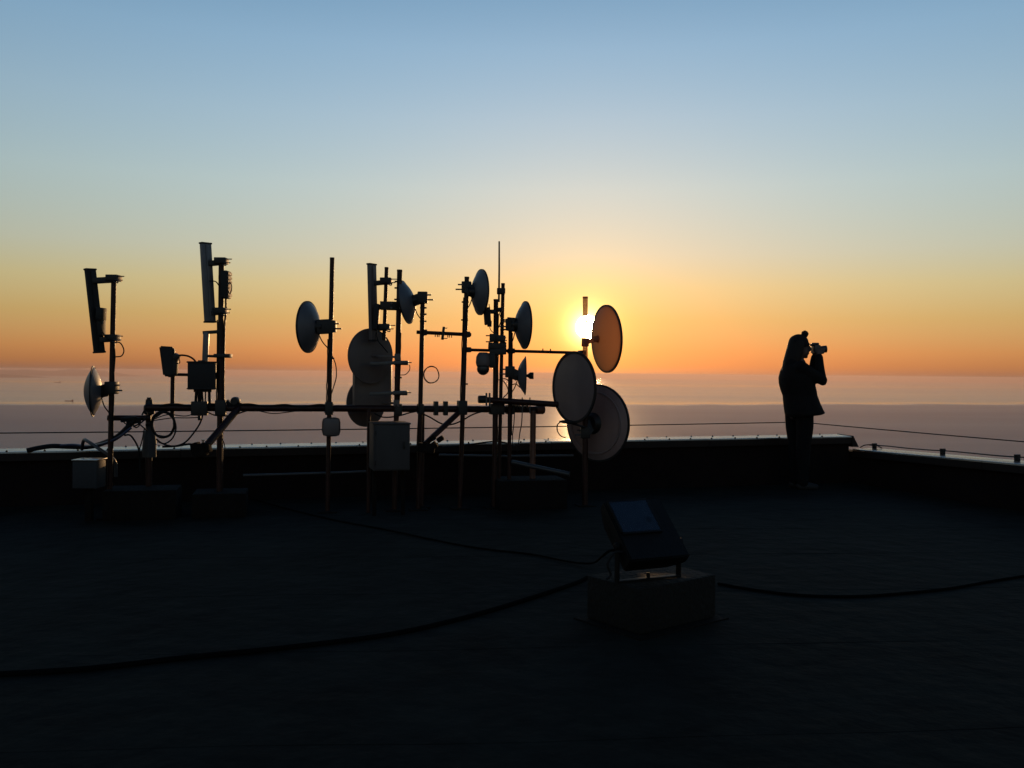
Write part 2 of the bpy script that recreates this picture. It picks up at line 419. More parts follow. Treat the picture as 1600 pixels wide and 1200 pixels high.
for k, px in enumerate((1343, 1448, 1563)):
    d = ray(px, 705); tpar = (d.x*RA.y-d.y*RA.x)/(d.y*rd.x-d.x*rd.y)
    p = RA+rd*tpar+rn*.20
    bm = nb(); box(bm, p+zdir*.03, (.045, .03, .05), frame(rd, rn), .004); box(bm, p+zdir*.06, (.03, .05, .02), frame(rd, rn), .003)
    obj('holder', bm, 'dark_metal', rod)
bm = nb(); tube(bm, smooth_pts([P(1344, 699, 10.15), P(1352, 695.5, 10.1), P(1366, 695, 10.05), P(1378, 700, 9.95)]), .006, 6); obj('tail', bm, 'wire', rod)
# safety wire outside the parapets
lw0, lw1, lw2 = P(-500, 680.5, 7.1), P(1250, 659.5, 10.3), P(1600, 687, 8.25)
wv = thing('safety_wire', 'thin wire strung above both parapets from edge to edge', 'wire', Vector((lw1.x, lw1.y, lw1.z-.12)))
bm = nb(); w1 = []
for k in range(41):
    f = k/40; p = lw0.lerp(lw1, f); p.z -= .03*4*f*(1-f)*.6; w1.append(p)
far = lw1+(lw2-lw1)*2.6
for k in range(1, 21): w1.append(lw1.lerp(far, k/20)-zdir*(.02*4*(k/20)*(1-k/20)))
tube(bm, w1, .006, 6); obj('wire', bm, 'wire', wv)
for p in (lw0, lw1, far):
    bm = nb(); tube(bm, [Vector((p.x, p.y, p.z-.30)), Vector((p.x, p.y, p.z+.02))], .011, 8); obj('stanchion', bm, 'wire', wv)

# ------------------------------------------------------------------ the antenna frame
fr = thing('antenna_support', 'long low pipe frame of rusty rails that carries all the masts', 'frame', Vector((Q(500, 700).x, Q(500, 700).y, 0)))
RO = .055                                                    # rails run behind the masts
def rail(pts, r, m='rust', name='rail', th=fr, n=12):
    bm = nb(); tube(bm, pts, r, n); return obj(name, bm, m, th)
rail([Q(228, 637, RO), Q(520, 638, RO), Q(846, 640, RO)], .029)
rail([Q(168, 653, RO), Q(236, 653, RO)], .022)
rail([Q(748, 624, RO-.16), Q(872, 632, RO-.19)], .026)
def to_floor(p): return Vector((p.x, p.y, 0.0))
def leg(x, y, r, m='rust', off=RO):
    p = Q(x, y, off); bm = nb(); tube(bm, [p, to_floor(p)+zdir*.01], r, 12); obj('leg', bm, m, fr)
    bm = nb(); box(bm, to_floor(p)+zdir*.012, (.14, .14, .018), FX, .003); obj('foot_plate', bm, 'concrete_dark', fr)
leg(233, 624, .026, off=RO+.06); leg(833, 642, .026, 'rust_orange', off=RO-.06); leg(345, 640, .022, off=RO+.05); leg(660, 640, .02, off=RO+.05)
def brace(a, b_, r):
    bm = nb(); tube(bm, [a, b_], r, 12); obj('brace', bm, 'rust', fr)
brace(Q(376, 634, RO+.02), Q(318, 702, RO-.5), .030); brace(Q(724, 638, RO+.02), Q(664, 694, RO-.45), .024)
def clampblock(x, y, w, h, off=0.0, th=fr, m='dark_metal', d=.09, rods=True, side=0):
    c = Q(x, y, off); s = sc(x); bm = nb()
    box(bm, c, (w*s, d, h*s), FX, .006); o = obj('clamp', bm, m, th)
    if rods:
        for dz in (-.3, .3):
            bm = nb(); a = c+zdir*(dz*h*s); xs = Vector((1, .235, 0)).normalized()
            tube(bm, [a-xs*(w*s*.5+.006+(.03 if side < 0 else 0)), a+xs*(w*s*.5+.006+(.03 if side > 0 else 0))], .0055, 6); obj('bolt', bm, 'galv', o)
    return o
for x, y, w, h in ((312, 638, 24, 22), (345, 637, 16, 24), (514, 638, 12, 20), (722, 637, 14, 22), (776, 639, 22, 17), (797, 640, 12, 14), (622, 640, 11, 18), (657, 639, 9, 16)):
    clampblock(x, y, w, h, RO*.5, d=.11)
for x in (681, 696):
    bm = nb(); box(bm, Q(x, 638, RO), (6.6*sc(x), .075, 22*sc(x)), FX, .004); obj('clamp_plate', bm, 'dark_metal', fr)
# pipe-end coupler with wing at 365, 628 and lumpy coupler on leg head
bm = nb(); c = Q(366, 629, RO); tube(bm, [c+Vector((-.02, 0, -.05)), c+Vector((.012, 0, .02))], .03, 10); obj('coupler', bm, 'dark_metal', fr)
bm = nb(); lathe(bm, c+Vector((.01, 0, .012)), (0, 1, 0), [(-.04, 0), (-.04, .03), (-.02, .037), (.02, .037), (.04, .03), (.04, 0)], 14); obj('coupler', bm, 'dark_metal', fr)
bm = nb(); box(bm, c+Vector((-.045, 0, -.005)), (.03, .05, .055), frame((.8, 0, .6), (0, 1, 0)), .004); obj('coupler', bm, 'dark_metal', fr)
bm = nb(); lathe(bm, Q(233, 640, RO+.06), (0, 0, 1), [(-.04, .03), (-.03, .045), (.03, .042), (.045, .03), (.075, .027), (.08, .018), (.10, .018), (.10, 0)], 14); obj('coupler', bm, 'dark_metal', fr)
bm = nb(); lathe(bm, Q(845, 640, RO), (1, .235, 0), [(-.045, .03), (-.04, .042), (.02, .042), (.035, .03), (.035, 0)], 14); obj('end_cap', bm, 'rust_orange', fr)
bm = nb(); lathe(bm, Q(748, 624, RO-.16), (-1, -.235, 0), [(-.07, .027), (-.07, .034), (-.002, .034), (.004, .028), (.004, 0)], 14); obj('end_cap', bm, 'dark_metal', fr)
for x in (760, 765):
    for dy in (-1,):
        bm = nb(); tube(bm, [Q(x, 614, RO-.19), Q(x, 634, RO-.19)], .008, 8); obj('u_bolt', bm, 'galv', fr)
for x in (816, 828):
    bm = nb(); tube(bm, [Q(x, 621, RO-.17), Q(x, 646, RO-.17)], .006, 6); obj('u_bolt', bm, 'galv', fr)
for i, x in enumerate((801, 806, 811, 817, 823)):
    bm = nb(); box(bm, Q(x, 635.5, RO-.05), (.008, .1, .05), FX, 0); obj('spacer', bm, 'dark_metal', fr)
rail([Q(380, 743, .10), Q(520, 739, .10), Q(572, 737, .10)], .011, 'pale_pipe')
rail([Q(686, 711, .12), Q(790, 713, .12), Q(896, 712, .10)], .011, 'pale_pipe')
rail([Q(800, 722, -.05), Q(890, 741, -.35)], .021, 'pale_pipe')
# ballast blocks under the frame
for x, y, w, h, lab in ((826, 770, .62, .26, 'squat dark ballast block under the right end of the pipe frame'), (224, 790, .55, .24, 'squat dark ballast block under the left end of the pipe frame'), (345, 780, .42, .2, 'squat dark ballast block beneath the rusty diagonal brace')):
    p = Q(x, y, .02); b0 = Vector((p.x, p.y, 0)); bm = nb(); box(bm, b0+zdir*(h/2+.002), (w, .36, h), FX, .015)
    tag(obj('ballast_block', bm, 'concrete_dark', base=b0), lab, 'concrete block')

# masts
MAST = {}; MT = {}; MW = {}
def mast(key, x0, y0, x1, y1, w, label, m='rust', off=0.0, floor=True):
    Yb = Yf(x1)+off; a, b_ = P(x0, y0, Yb), P(x1, y1, Yb); MAST[key] = (x0, y0, x1, y1, Yb); MW[key] = w*Yb/F/2
    if floor:
        d = (b_-a); b_ = a+d*((a.z-.012)/-d.z)
    th = MT[key] = thing('antenna_mast', label, 'mast', Vector(b_), 'masts of the antenna frame')
    r = w*Yb/F/2
    if m == 'mast_glare':  # upper length carries the imitated bloom, lower length coloured dark for its shade
        j_ = a.lerp(b_, .56); bm = nb(); tube(bm, [a, j_], r, 14); obj('pole', bm, m, th)
        bm = nb(); tube(bm, [j_+zdir*.08, b_], r*1.12, 14); obj('lower_pole', bm, 'rust', th)
    else:
        bm = nb(); tube(bm, [a, b_], r, 14); obj('pole', bm, m, th)
    bm = nb(); lathe(bm, a, a-b_, [(-.012, r*.98), (-.012, r*1.07), (.003, r*1.05), (.004, 0)], 14); obj('cap', bm, m, th)
    if floor:
        bm = nb(); box(bm, Vector((b_.x, b_.y, .0085)), (.16, .16, .014), FX, .003); obj('base_plate', bm, 'concrete_dark', th)
    return th
def on(key, y, dx=0.0, dY=0.0):
    x0, y0, x1, y1, Yb = MAST[key]; f = (y-y0)/(y1-y0)
    return P(x0+(x1-x0)*f+dx, y, Yb+dY)
mast('A', 178, 430, 172.5, 705, 8, 'leftmost rusty mast, carrying the bulging dish and a tilted panel')
mast('B', 346, 405, 343, 705, 8.5, 'rusty mast standing right of the dark junction box')
mast('B2', 270.5, 546, 269, 652, 6.5, 'short rusty mast behind the small square panel', floor=False, off=.10)
mast('C', 519, 403, 513, 720, 7, 'lone tall bare-topped mast with one dish on its left')
mast('D', 604, 418, 600, 532, 6, 'short thin mast between the tall grey panel and a thicker pole', floor=False)
mast('E', 624.5, 422, 619, 665, 8.2, 'thick mast right of the large grey panel and twin discs')
mast('G', 660.5, 468, 655.5, 695, 7.2, 'mast with the up-tilted dish arm at its top and wire coil')
mast('H', 729.5, 433, 720, 740, 7.4, 'mast with dish at its top, right end of the upper crossbar')
mast('I', 775, 468, 773, 690, 7.6, 'mast behind the dome camera in the crowded cluster')
mast('J', 786, 443, 781, 690, 5.8, 'thin mast that holds the whip aerial', off=.05)
mast('K', 797.5, 500, 796, 690, 6.2, 'mast right of the cluster with two right-facing dishes', 'rust', off=-.03)
mast('M', 914.5, 464, 914, 797, 8, 'glare-tinted mast in front of the setting sun with three large dishes', 'mast_glare', off=.0)

def crossbar(x0, y0, x1, y1, w, label, off, Y0=None, Y1=None):
    a, b_ = P(x0, y0, Y0 or Yf(x0)+off), P(x1, y1, Y1 or Yf(x1)+off)
    th = thing('crossbar', label, 'pipe', a, 'upper crossbars')
    bm = nb(); tube(bm, [a, b_], w*sc(x0)/2, 10); obj('tube', bm, 'rust', th); return th, a, b_
cb, a, b_ = crossbar(651, 519, 736, 523, 6, 'short upper crossbar with a bolted plate in its middle', .05)
for f, s_ in ((.13, 0), (.92, 0)):
    bm = nb(); box(bm, a.lerp(b_, f), (.05, .09, .05), FX, .005); obj('clamp', bm, 'dark_metal', cb)
bm = nb(); box(bm, a.lerp(b_, .49)-Vector((0, .03, 0)), (.024, .03, .115), frame((1, 0, -.12), (0, 1, 0)), .004); pl = obj('plate', bm, 'dark_metal', cb)
for dz in (-.045, .045):
    bm = nb(); c = a.lerp(b_, .49)+zdir*dz-Vector((0, .03, 0)); tube(bm, [c, c+Vector((.04, 0, 0))], .004, 6); obj('bolt', bm, 'galv', pl)
for f in (.34, .38, .41, .57, .60, .64):
    bm = nb(); c = a.lerp(b_, f); tube(bm, [c, c-zdir*.034], .005, 6); obj('bolt', bm, 'dark_metal', cb)
cb, a, b_ = crossbar(727, 546.5, 912, 551.5, 5, 'long thin crossbar reaching right to the mast at the sun', .06)
for f in (.02, .26, .38, .985):
    bm = nb(); box(bm, a.lerp(b_, f), (.05, .10, .045), FX, .005); obj('clamp', bm, 'dark_metal', cb)
for x in (847, 859):
    f = (x-727)/185; c = a.lerp(b_, f); bm = nb(); tube(bm, [c, c+zdir*.03], .006, 6); obj('bolt', bm, 'galv', cb)

# ------------------------------------------------------------------ antennas
def cable(bm, pts, r=.005, n=6): tube(bm, smooth_pts(pts), r, n); return bm
def panel(key, tl, tr_, bl, br, label, marm, brackets, depth=.07, m='plastic', radio=None, yaw=.55, name='sector_antenna', off=-.0):
    # a long flat panel antenna seen from behind and to the side: four pixel corners give its tilt
    Yp = Yf(tl[0])+off; A, B, Cc, D = [P(x, y, Yp) for x, y in (tl, tr_, bl, br)]
    ctop, cbot = (A+B)/2, (Cc+D)/2; axis = (ctop-cbot); Lh = axis.length; axis.normalize()
    w = (B-A).length
    th = thing(name, label, 'antenna', cbot, None)
    wide = w/ (math.sin(yaw)+.32); face = Vector((math.sin(yaw), math.cos(yaw)*.9, 0)).normalized()
    R = frame(axis.cross(Vector((math.cos(yaw), -math.sin(yaw), 0))), axis); 
    # local x = across the panel, local y = up the panel, local z = depth
    xa = Vector((math.sin(yaw), math.cos(yaw), 0)); xa = (xa-axis*xa.dot(axis)).normalized(); za = xa.cross(axis)
    R = Matrix((xa, axis, za)).transposed()
    c = (ctop+cbot)/2; bm = nb()
    box(bm, c, (wide, Lh, wide*.36), R, wide*.09); obj('radome', bm, m, th)
    for s_ in (-1, 1):
        bm = nb(); box(bm, c+axis*(s_*Lh*.5), (wide*1.08, .014, wide*.44), R, .004); obj('end_cap', bm, 'plastic_dark', th)
    bm = nb(); box(bm, c+za*(wide*.21 if za.dot(Vector((1, 0, 0))) > 0 else -wide*.21), (wide*.30, Lh*.96, wide*.08), R, .004); obj('back_rail', bm, m, th)
    for (y, mx, th_px) in brackets:
        f = (y-tl[1])/(bl[1]-tl[1]); p = ctop.lerp(cbot, f); q = on(marm, y-2)
        d = q-p; bm = nb(); R2 = frame(d, (0, 1, 0))
        box(bm, (p+q)/2+d.normalized()*.01, (d.length, .05, th_px*sc(tl[0])), R2, .004); br_ = obj('bracket', bm, 'dark_metal', th)
        bm = nb(); box(bm, q+Vector((.0, 0, .012)), (.095, .10, .05), None, .006); cl = obj('clamp', bm, 'dark_metal', th)
        for dz in (-.006, .024):
            bm = nb(); tube(bm, [q+Vector((.04, -.03, dz)), q+Vector((.085+.012*(dz > 0), -.03, dz))], .0045, 6); obj('bolt', bm, 'galv', cl)
        bm = nb(); cable(bm, [q+Vector((.02, -.05, -.02)), q+Vector((.05, -.05, -.03)), q+Vector((.055, -.05, -.012)), q+Vector((.03, -.05, -.004))], .005); obj('u_bolt', bm, 'galv', cl)
    if radio:
        x0, y0, x1, y1 = radio; s = sc(x0); c2 = P((x0+x1)/2, (y0+y1)/2, Yp-.01); bm = nb()
        box(bm, c2, ((x1-x0)*s*.8, .09, (y1-y0)*s), frame((1, 0, 0), (0, 1, 0)) @ Matrix.Rotation(math.radians(4), 3, 'Y'), .008); rr = obj('radio_unit', bm, 'plastic_dark', th)
        for k in (-.02, .02):
            bm = nb(); tube(bm, [c2+Vector((k*.6, 0, -(y1-y0)*s*.5)), c2+Vector((k*.6, 0, -(y1-y0)*s*.5-.03))], .008, 8); obj('connector', bm, 'galv', rr)
        bm = nb(); e = c2-zdir*((y1-y0)*s*.5+.025); cable(bm, [e, e+Vector((.02, -.02, -.07)), e+Vector((.06, -.02, -.12)), e+Vector((.10, .0, -.17))], .005); obj('cable', bm, 'black_cable', rr)
    return th
pa = panel('A', (133.5, 421), (148, 421), (148, 551), (162.5, 549.5), 'dark sector panel leaning left on the leftmost mast', 'A', ((439, 0, 9), (532, 0, 8)), m='plastic_dark', radio=(152, 481, 164.5, 500))
bm = nb(); box(bm, P(157.5, 512, Yf(150)), (.05, .08, .13), None, .006); obj('junction', bm, 'plastic_dark', pa)
bm = nb(); cable(bm, [on('A', 535, 3, -.03), P(188, 536, Yf(180)), P(193.5, 547, Yf(180)), P(190, 556, Yf(180)), P(181, 557.5, Yf(180)), on('A', 558, 1, -.02)], .005); obj('cable', bm, 'black_cable', pa)
pb = panel('B', (313, 380), (329, 380.5), (320.5, 503), (336, 503), 'tallest pale sector panel, upright beside the mast above the junction box', 'B', ((412, 0, 8), (490, 0, 7)), m='plastic', yaw=.6)
bm = nb(); cable(bm, [P(327, 439, Yf(327)-.06), P(337, 440, Yf(330)-.06), on('B', 447, -3, -.03)], .005); obj('cable', bm, 'black_cable', pb)
rb = thing('radio_unit', 'dark finned radio on the right of the mast by the tallest panel', 'radio', P(353, 466, Yf(353)))
s = sc(353); bm = nb(); box(bm, P(353, 445, Yf(353)), (11*s, .12, 43*s), None, .012); obj('housing', bm, 'plastic_dark', rb)
for k in range(6):
    bm = nb(); box(bm, P(359.2, 428+k*6.5, Yf(353)), (.006, .10, .02), None); obj('fin', bm, 'dark_metal', rb)
bm = nb(); box(bm, P(347.5, 434, Yf(353)), (.05, .06, .035), None, .004); obj('bracket', bm, 'dark_metal', rb)
bm = nb(); cable(bm, [P(357, 466, Yf(353)), P(361, 455, Yf(353)), P(362, 447, Yf(353)), P(359, 440, Yf(353))], .004); obj('cable', bm, 'black_cable', rb)
bm = nb(); cable(bm, [P(353, 466, Yf(353)), P(353, 488, Yf(353)), P(351, 510, Yf(353)), P(350, 560, Yf(353)), P(349.5, 600, Yf(353)), P(350, 625, Yf(353)), P(354, 636, Yf(353))], .009); obj('cable', bm, 'rust', rb)
# small narrow panel with two arms
sp_ = thing('small_panel_antenna', 'small narrow pale panel on two arms above the junction box', 'antenna', P(321, 566, Yf(321)))
bm = nb(); box(bm, P(321.5, 544, Yf(321)), (8*s, .045, 50*s), Matrix.Rotation(math.radians(2), 3, 'Y'), .008); obj('radome', bm, 'plastic', sp_)
for y0_, y1_, w_ in ((520, 518, 5), (556, 557, 4)):
    bm = nb(); a, b_ = P(317, y0_, Yf(321)), on('B', y1_); box(bm, (a+b_)/2, ((b_-a).length, .04, w_*s), frame(b_-a, (0, 1, 0)), .003); obj('arm', bm, 'dark_metal', sp_)
bm = nb(); box(bm, on('B', 556, 4), (.13, .09, .032), None, .005); obj('clamp', bm, 'dark_metal', sp_)
# square panel on the short mast
qa = thing('flat_panel_antenna', 'small square dark panel tilted on the short mast', 'antenna', P(265, 588, Yf(262)))
A_, B_, C_, D_ = P(248, 540, Yf(262)-.02), P(271.5, 541.5, Yf(262)+.0), P(254.5, 587.5, Yf(262)-.04), P(275, 588, Yf(262))
bm = nb(); nrm = (B_-A_).cross(C_-A_).normalized()
if nrm.y > 0: nrm = -nrm
vs = [bm.verts.new(p+nrm*k) for k in (0, -.045) for p in (A_, B_, D_, C_)]
for f in ((0,1,2,3), (7,6,5,4), (0,4,5,1), (1,5,6,2), (2,6,7,3), (3,7,4,0)): bm.faces.new([vs[k] for k in f])
bmesh.ops.bevel(bm, geom=list(bm.edges), offset=.012, segments=3, affect='EDGES'); obj('radome', bm, 'plastic_dark', qa)
bm = nb(); box(bm, P(274.5, 570, Yf(270)), (.03, .05, .16), Matrix.Rotation(.06, 3, 'Y'), .005); obj('bracket', bm, 'dark_metal', qa)
bm = nb(); box(bm, P(275.5, 557.5, Yf(270)-.02), (.045, .05, .05), Matrix.Rotation(.5, 3, 'Y'), .005); k_ = obj('connector', bm, 'dark_metal', qa)
bm = nb(); cable(bm, [P(275, 556, Yf(270)-.02), P(284, 555, Yf(270)-.03), P(294, 556.5, Yf(270)-.03), P(302, 561, Yf(270)-.03), P(307, 567, Yf(270)-.02)], .0075, 8); obj('cable', bm, 'black_cable', k_)
bm = nb(); cable(bm, [P(279, 557, Yf(270)-.02), P(281, 566, Yf(270)-.03), P(278, 568, Yf(270)-.03), P(274, 567, Yf(270)-.02)], .004); obj('cable', bm, 'black_cable', k_)
# tie bar behind box
cb, a, b_ = crossbar(258, 585, 351, 586.5, 5, 'short low tie bar running behind the dark junction box', .10)
bm = nb(); box(bm, b_-Vector((.025, .05, 0)), (.05, .14, .05), FX, .004); obj('clamp', bm, 'dark_metal', cb)
bm = nb(); box(bm, a+Vector((.065, -.02, 0)), (.05, .10, .045), FX, .004); obj('clamp', bm, 'dark_metal', cb)
# junction box
jb = thing('junction_box', 'square dark junction box with cables hanging from its underside', 'electrical box', Q(316, 608, -.02))
bm = nb(); box(bm, Q(316, 587, -.02), (40*s, .15, 43*s), FX, .006); obj('housing', bm, 'plastic_dark', jb)
bm = nb(); box(bm, Q(316, 566, -.02), (42.5*s, .165, 2.5*s), FX, .003); obj('lid', bm, 'plastic_dark', jb)
bm = nb(); box(bm, Q(315.5, 607, -.02), (41.5*s, .16, 2*s), FX, .003); obj('rim', bm, 'plastic_dark', jb)
bm = nb(); box(bm, Q(316, 564, -.02), (12*s, .05, 2*s), FX, .003); obj('gland', bm, 'plastic_dark', jb)
for x, r in ((306.5, .012), (312, .017), (316, .008), (327, .012), (321, .006)):
    bm = nb(); x2 = x+random.uniform(-3, 2); cable(bm, [Q(x, 607, -.02), Q(x, 616, -.02), Q((x+x2)/2, 626, 0), Q(x2, 638, .0)], r, 8); obj('conduit', bm, 'black_cable', jb)
    bm = nb(); lathe(bm, Q(x, 609.5, -.02), (0, 0, 1), [(-.016, r), (-.016, r+.008), (.016, r+.008), (.016, r)], 10); obj('gland', bm, 'plastic_dark', jb)
bm = nb(); box(bm, Q(311.5, 651, -.0), (.022, .04, .06), FX, .003); obj('gland', bm, 'dark_metal', jb)

def dish(label, cx, cy, rpx, ratio, side, key, my, Yo=0.0, depth=.32, m='dish', radome=0.0, feed=False, arm_w=.075, elev=0.0, away=1, lip=.03, hub=None, rod=True, group='round dish antennas', shroud=0.0, cab=True, hubr=1.0, mm='dark_metal', cs=1.0, ring=0.0, rimm='dark_metal'):
    Yb = MAST[key][4]+Yo; R_ = rpx*Yb/F; c = P(cx, cy, Yb)
    vd = Vector((c.x, c.y, 0)).normalized(); vr = Vector((vd.y, -vd.x, 0))
    n = vr*(side*math.sqrt(max(0, 1-ratio*ratio)))+vd*(away*ratio); n = (n+Vector((0, 0, elev))).normalized()
    dep = depth*R_
    q = on(key, my)
    th = thing('dish_antenna', label, 'dish antenna', q, group)
    bm = nb(); prof = []; K = 14
    for i in range(K+1):                                     # outside of the bowl, from the hub to the rim
        f = i/K; prof.append((-dep*(1-f*f), R_*f))
    prof += [(lip*R_*.4, R_*1.0), (lip*R_*.4, R_*1.035), (lip*R_*1.2, R_*1.035), (lip*R_*1.2, R_*.985)]
    for i in range(K, -1, -1):
        f = i/K*.975; prof.append((-dep*(1-f*f)+.006+lip*R_*.2, R_*f))
    lathe(bm, c, n, prof, 48); obj('reflector', bm, m, th)
    bm = nb(); lathe(bm, c, n, [(lip*R_*.2, R_*1.0), (lip*R_*.2, R_*1.045), (lip*R_*1.5+.004, R_*1.045), (lip*R_*1.5+.004, R_*.975), (lip*R_*.9, R_*.975)], 48); obj('rim', bm, rimm, th)
    if ring:
        fz = -dep*(1-ring*ring)
        bm = nb(); lathe(bm, c, n, [(fz+.004, R_*(ring-.03)), (fz-.010, R_*(ring-.02)), (fz-.010, R_*(ring+.02)), (fz+.006, R_*(ring+.03))], 48); obj('stiffening_ring', bm, m, th)
    if shroud:
        bm = nb(); lathe(bm, c, n, [(0, R_*1.01), (shroud, R_*1.01), (shroud, R_*1.03), (0, R_*1.03)], 48); obj('shroud', bm, m, th)
    if radome:
        bm = nb(); prof = [(lip*R_+.002+radome*R_*(1-(i/12)**2), R_*.99*i/12) for i in range(13)]; prof += [(lip*R_-.01, R_*.985)]
        lathe(bm, c, n, prof, 48); obj('radome', bm, m, th)
    apex = c-n*dep
    bm = nb(); lathe(bm, apex, n, [(-.045, 0), (-.045, R_*.20*hubr), (-.01, R_*.24*hubr), (dep*.12, R_*.30*hubr), (dep*.12, 0)], 20); hb = obj('hub', bm, mm, th)
    d = q-apex
    bm = nb(); R2 = frame(d if d.length > .02 else Vector((1, 0, 0)), (0, 1, 0)); box(bm, (apex+q)/2, (d.length+.03, arm_w, arm_w*1.2), R2, .006); obj('bracket', bm, mm, th)
    bm = nb(); box(bm, q, (.085*cs, .085*cs, .10*cs), None, .008); cl = obj('clamp', bm, mm, th)
    sg = -1 if q.x < apex.x else 1
    if rod:
        for dz in (-.02, .022):
            bm = nb(); tube(bm, [q+Vector((sg*.03, -.02, dz)), q+Vector((sg*(.075+(.02 if dz < 0 else 0)), -.02, dz))], .0065, 8); obj('bolt', bm, 'galv', cl)
    if feed:
        bm = nb(); lathe(bm, c, n, [(-dep, 0), (-dep, .012), (lip*R_+.02, .012), (lip*R_+.03, .018), (lip*R_+.045, .03), (lip*R_+.075, .03), (lip*R_+.075, 0)], 16); obj('feed', bm, 'plastic_dark', th)
    if cab:
        bm = nb(); cable(bm, [apex+Vector((0, -.02, -.05)), apex.lerp(q, .4)+Vector((0, -.03, -.13)), q+Vector((sg*.004, -.035, -.22)), q+Vector((sg*.005, -.03, -.34))], .005); obj('cable', bm, 'black_cable', th)
    return th
dish('bulging covered dish seen edge-on at the far left, low on its mast', 146.5, 611.5, 38, .12, -1, 'A', 606, 0, .33, 'dish', radome=.34, lip=.02)
dish('grey dish on the lone bare-topped mast, facing left', 482.5, 511, 39, .43, -1, 'C', 510, 0, .42, 'dish', arm_w=.10)
dish('grey dish tilted on an upward arm beside the thick mast', 635, 472, 33, .30, -1, 'G', 465, .03, .40, 'dish', elev=-.18, arm_w=.075)
dish('dish at the top of the mast left of the whip aerial', 750, 456.5, 34.5, .34, 1, 'H', 449, 0, .36, 'dish')
dish('dish facing right on the cluster, just left of the sun', 819, 508, 36, .28, 1, 'K', 507, 0, .40, 'dish', arm_w=.10)
dish('small edge-on cone dish with a feed stub, left of the big lower dishes', 820, 587, 29, .06, 1, 'K', 581, 0, .42, 'dish', feed=True, lip=.01)
dish('tall orange-lit dish right beside the sun, highest of the big three', 946, 529.5, 51, .44, 1, 'M', 535, .04, .26, 'dish_glare', elev=.04, arm_w=.035, cab=False, rod=False, hubr=.4, mm='dish_glare', cs=.75)
dish('middle big dish just under the sun, overlapping the round one below', 898, 605, 54, .60, -1, 'M', 600, -.16, .10, 'dish_flare', radome=.06, away=-1, arm_w=.06, cab=False, rod=False)
dish('lowest and roundest of the three big dishes on the glare-tinted mast', 932.5, 661, 58, .80, 1, 'M', 676, .10, .20, 'dish_flare', ring=.82, arm_w=.08, cab=False)
dish('upper of two large grey discs beside the wide panel', 580, 556, 41, .80, -1, 'E', 558, .06, .12, 'dish_warm', arm_w=.016, cab=False, rod=False, hubr=.2, mm='dish_warm', cs=.6, rimm='dish_warm')
dish('lower of two large grey discs, crossed by the long rail', 573, 629, 36.5, .78, -1, 'E', 630, .42, .12, 'dish_warm', arm_w=.016, cab=False, rod=False, hubr=.2, mm='dish_warm', cs=.6, rimm='dish_warm')
# feed horn seen left of the lowest big dish
fh = thing('feed_arm', 'small dark feed horn with cable loop left of the lowest big dish', 'feed horn', P(884, 662, 7.95))
bm = nb(); lathe(bm, P(874, 658.5, 7.95), (1, 0, -.05), [(0, 0), (.0, .006), (.03, .014), (.09, .018), (.16, .016), (.16, 0)], 12); obj('horn', bm, 'plastic_dark', fh)
bm = nb(); tube(bm, [P(890, 660, 7.95), P(914, 668, 8.02)], .010, 8); obj('arm', bm, 'dark_metal', fh)
bm = nb(); cable(bm, [P(877, 658, 7.95), P(871, 664, 7.94), P(871, 673, 7.94), P(876, 681, 7.94), P(884, 684, 7.95)], .005); obj('cable', bm, 'black_cable', fh)

# wide flat panel in front of the two discs
wp = thing('wide_panel_antenna', 'wide tall grey panel with rounded corners between two large discs', 'antenna', P(582, 640, Yf(600)+.26))
s = sc(600); bm = nb(); box(bm, P(582, 590, Yf(600)+.26), (63*s, .14, 109*s), FX, .06); obj('radome', bm, 'dish_warm', wp)
for y in (568, 615):
    bm = nb(); a, b_ = P(578, y+.8, Yf(600)-.03), P(636, y-2, Yf(620)-.03)
    box(bm, (a+b_)/2, ((b_-a).length, .05, 5.2*s), frame(b_-a, (0, 1, 0)), .004); br_ = obj('bracket', bm, 'galv', wp)
    bm = nb(); box(bm, on('E', y-1, 6), (.12, .10, 7*s), None, .005); cl = obj('clamp', bm, 'dark_metal', wp)
    bm = nb(); a = on('E', y-1.5, 16); tube(bm, [a, a+Vector((.035, 0, 0))], .005, 6); obj('bolt', bm, 'galv', cl)
bm = nb(); cable(bm, [on('E', 570, 19), on('E', 578, 19), on('E', 585, 13), on('E', 586, 5)], .004); obj('cable', bm, 'black_cable', wp)
# tall panel on the short mast
pd = panel('D', (574, 413), (587.5, 413), (577, 532), (590.5, 532), 'tall dark sector panel rising above the upper grey disc', 'D', ((443, 0, 7), (515, 0, 6)), m='dish_warm', radio=(583, 475, 593, 515), yaw=.5)
for y in (478,):
    tb = thing('mast_coupler', 'flat plate coupling the short thin mast to the thick one', 'clamp', on('E', y+6))
    a, b_ = on('D', y), on('E', y); bm = nb(); box(bm, (a+b_)/2+Vector((0, -.03, 0)), ((b_-a).length+.08, .012, 13*s), FX, .003); pl = obj('plate', bm, 'dark_metal', tb)
    bm = nb(); box(bm, (a+b_)/2+Vector((0, .03, 0)), ((b_-a).length+.08, .012, 13*s), FX, .003); obj('plate', bm, 'dark_metal', tb)
    for dx in (-.075, .0, .075):
        for dz in (-.02, .02):
            c = (a+b_)/2+Vector((dx, -.04, dz)); bm = nb(); lathe(bm, c, (0, -1, 0), [(-.06, 0), (-.06, .004), (0, .004), (0, .009), (.008, .009), (.008, 0)], 6); obj('bolt', bm, 'galv', tb)
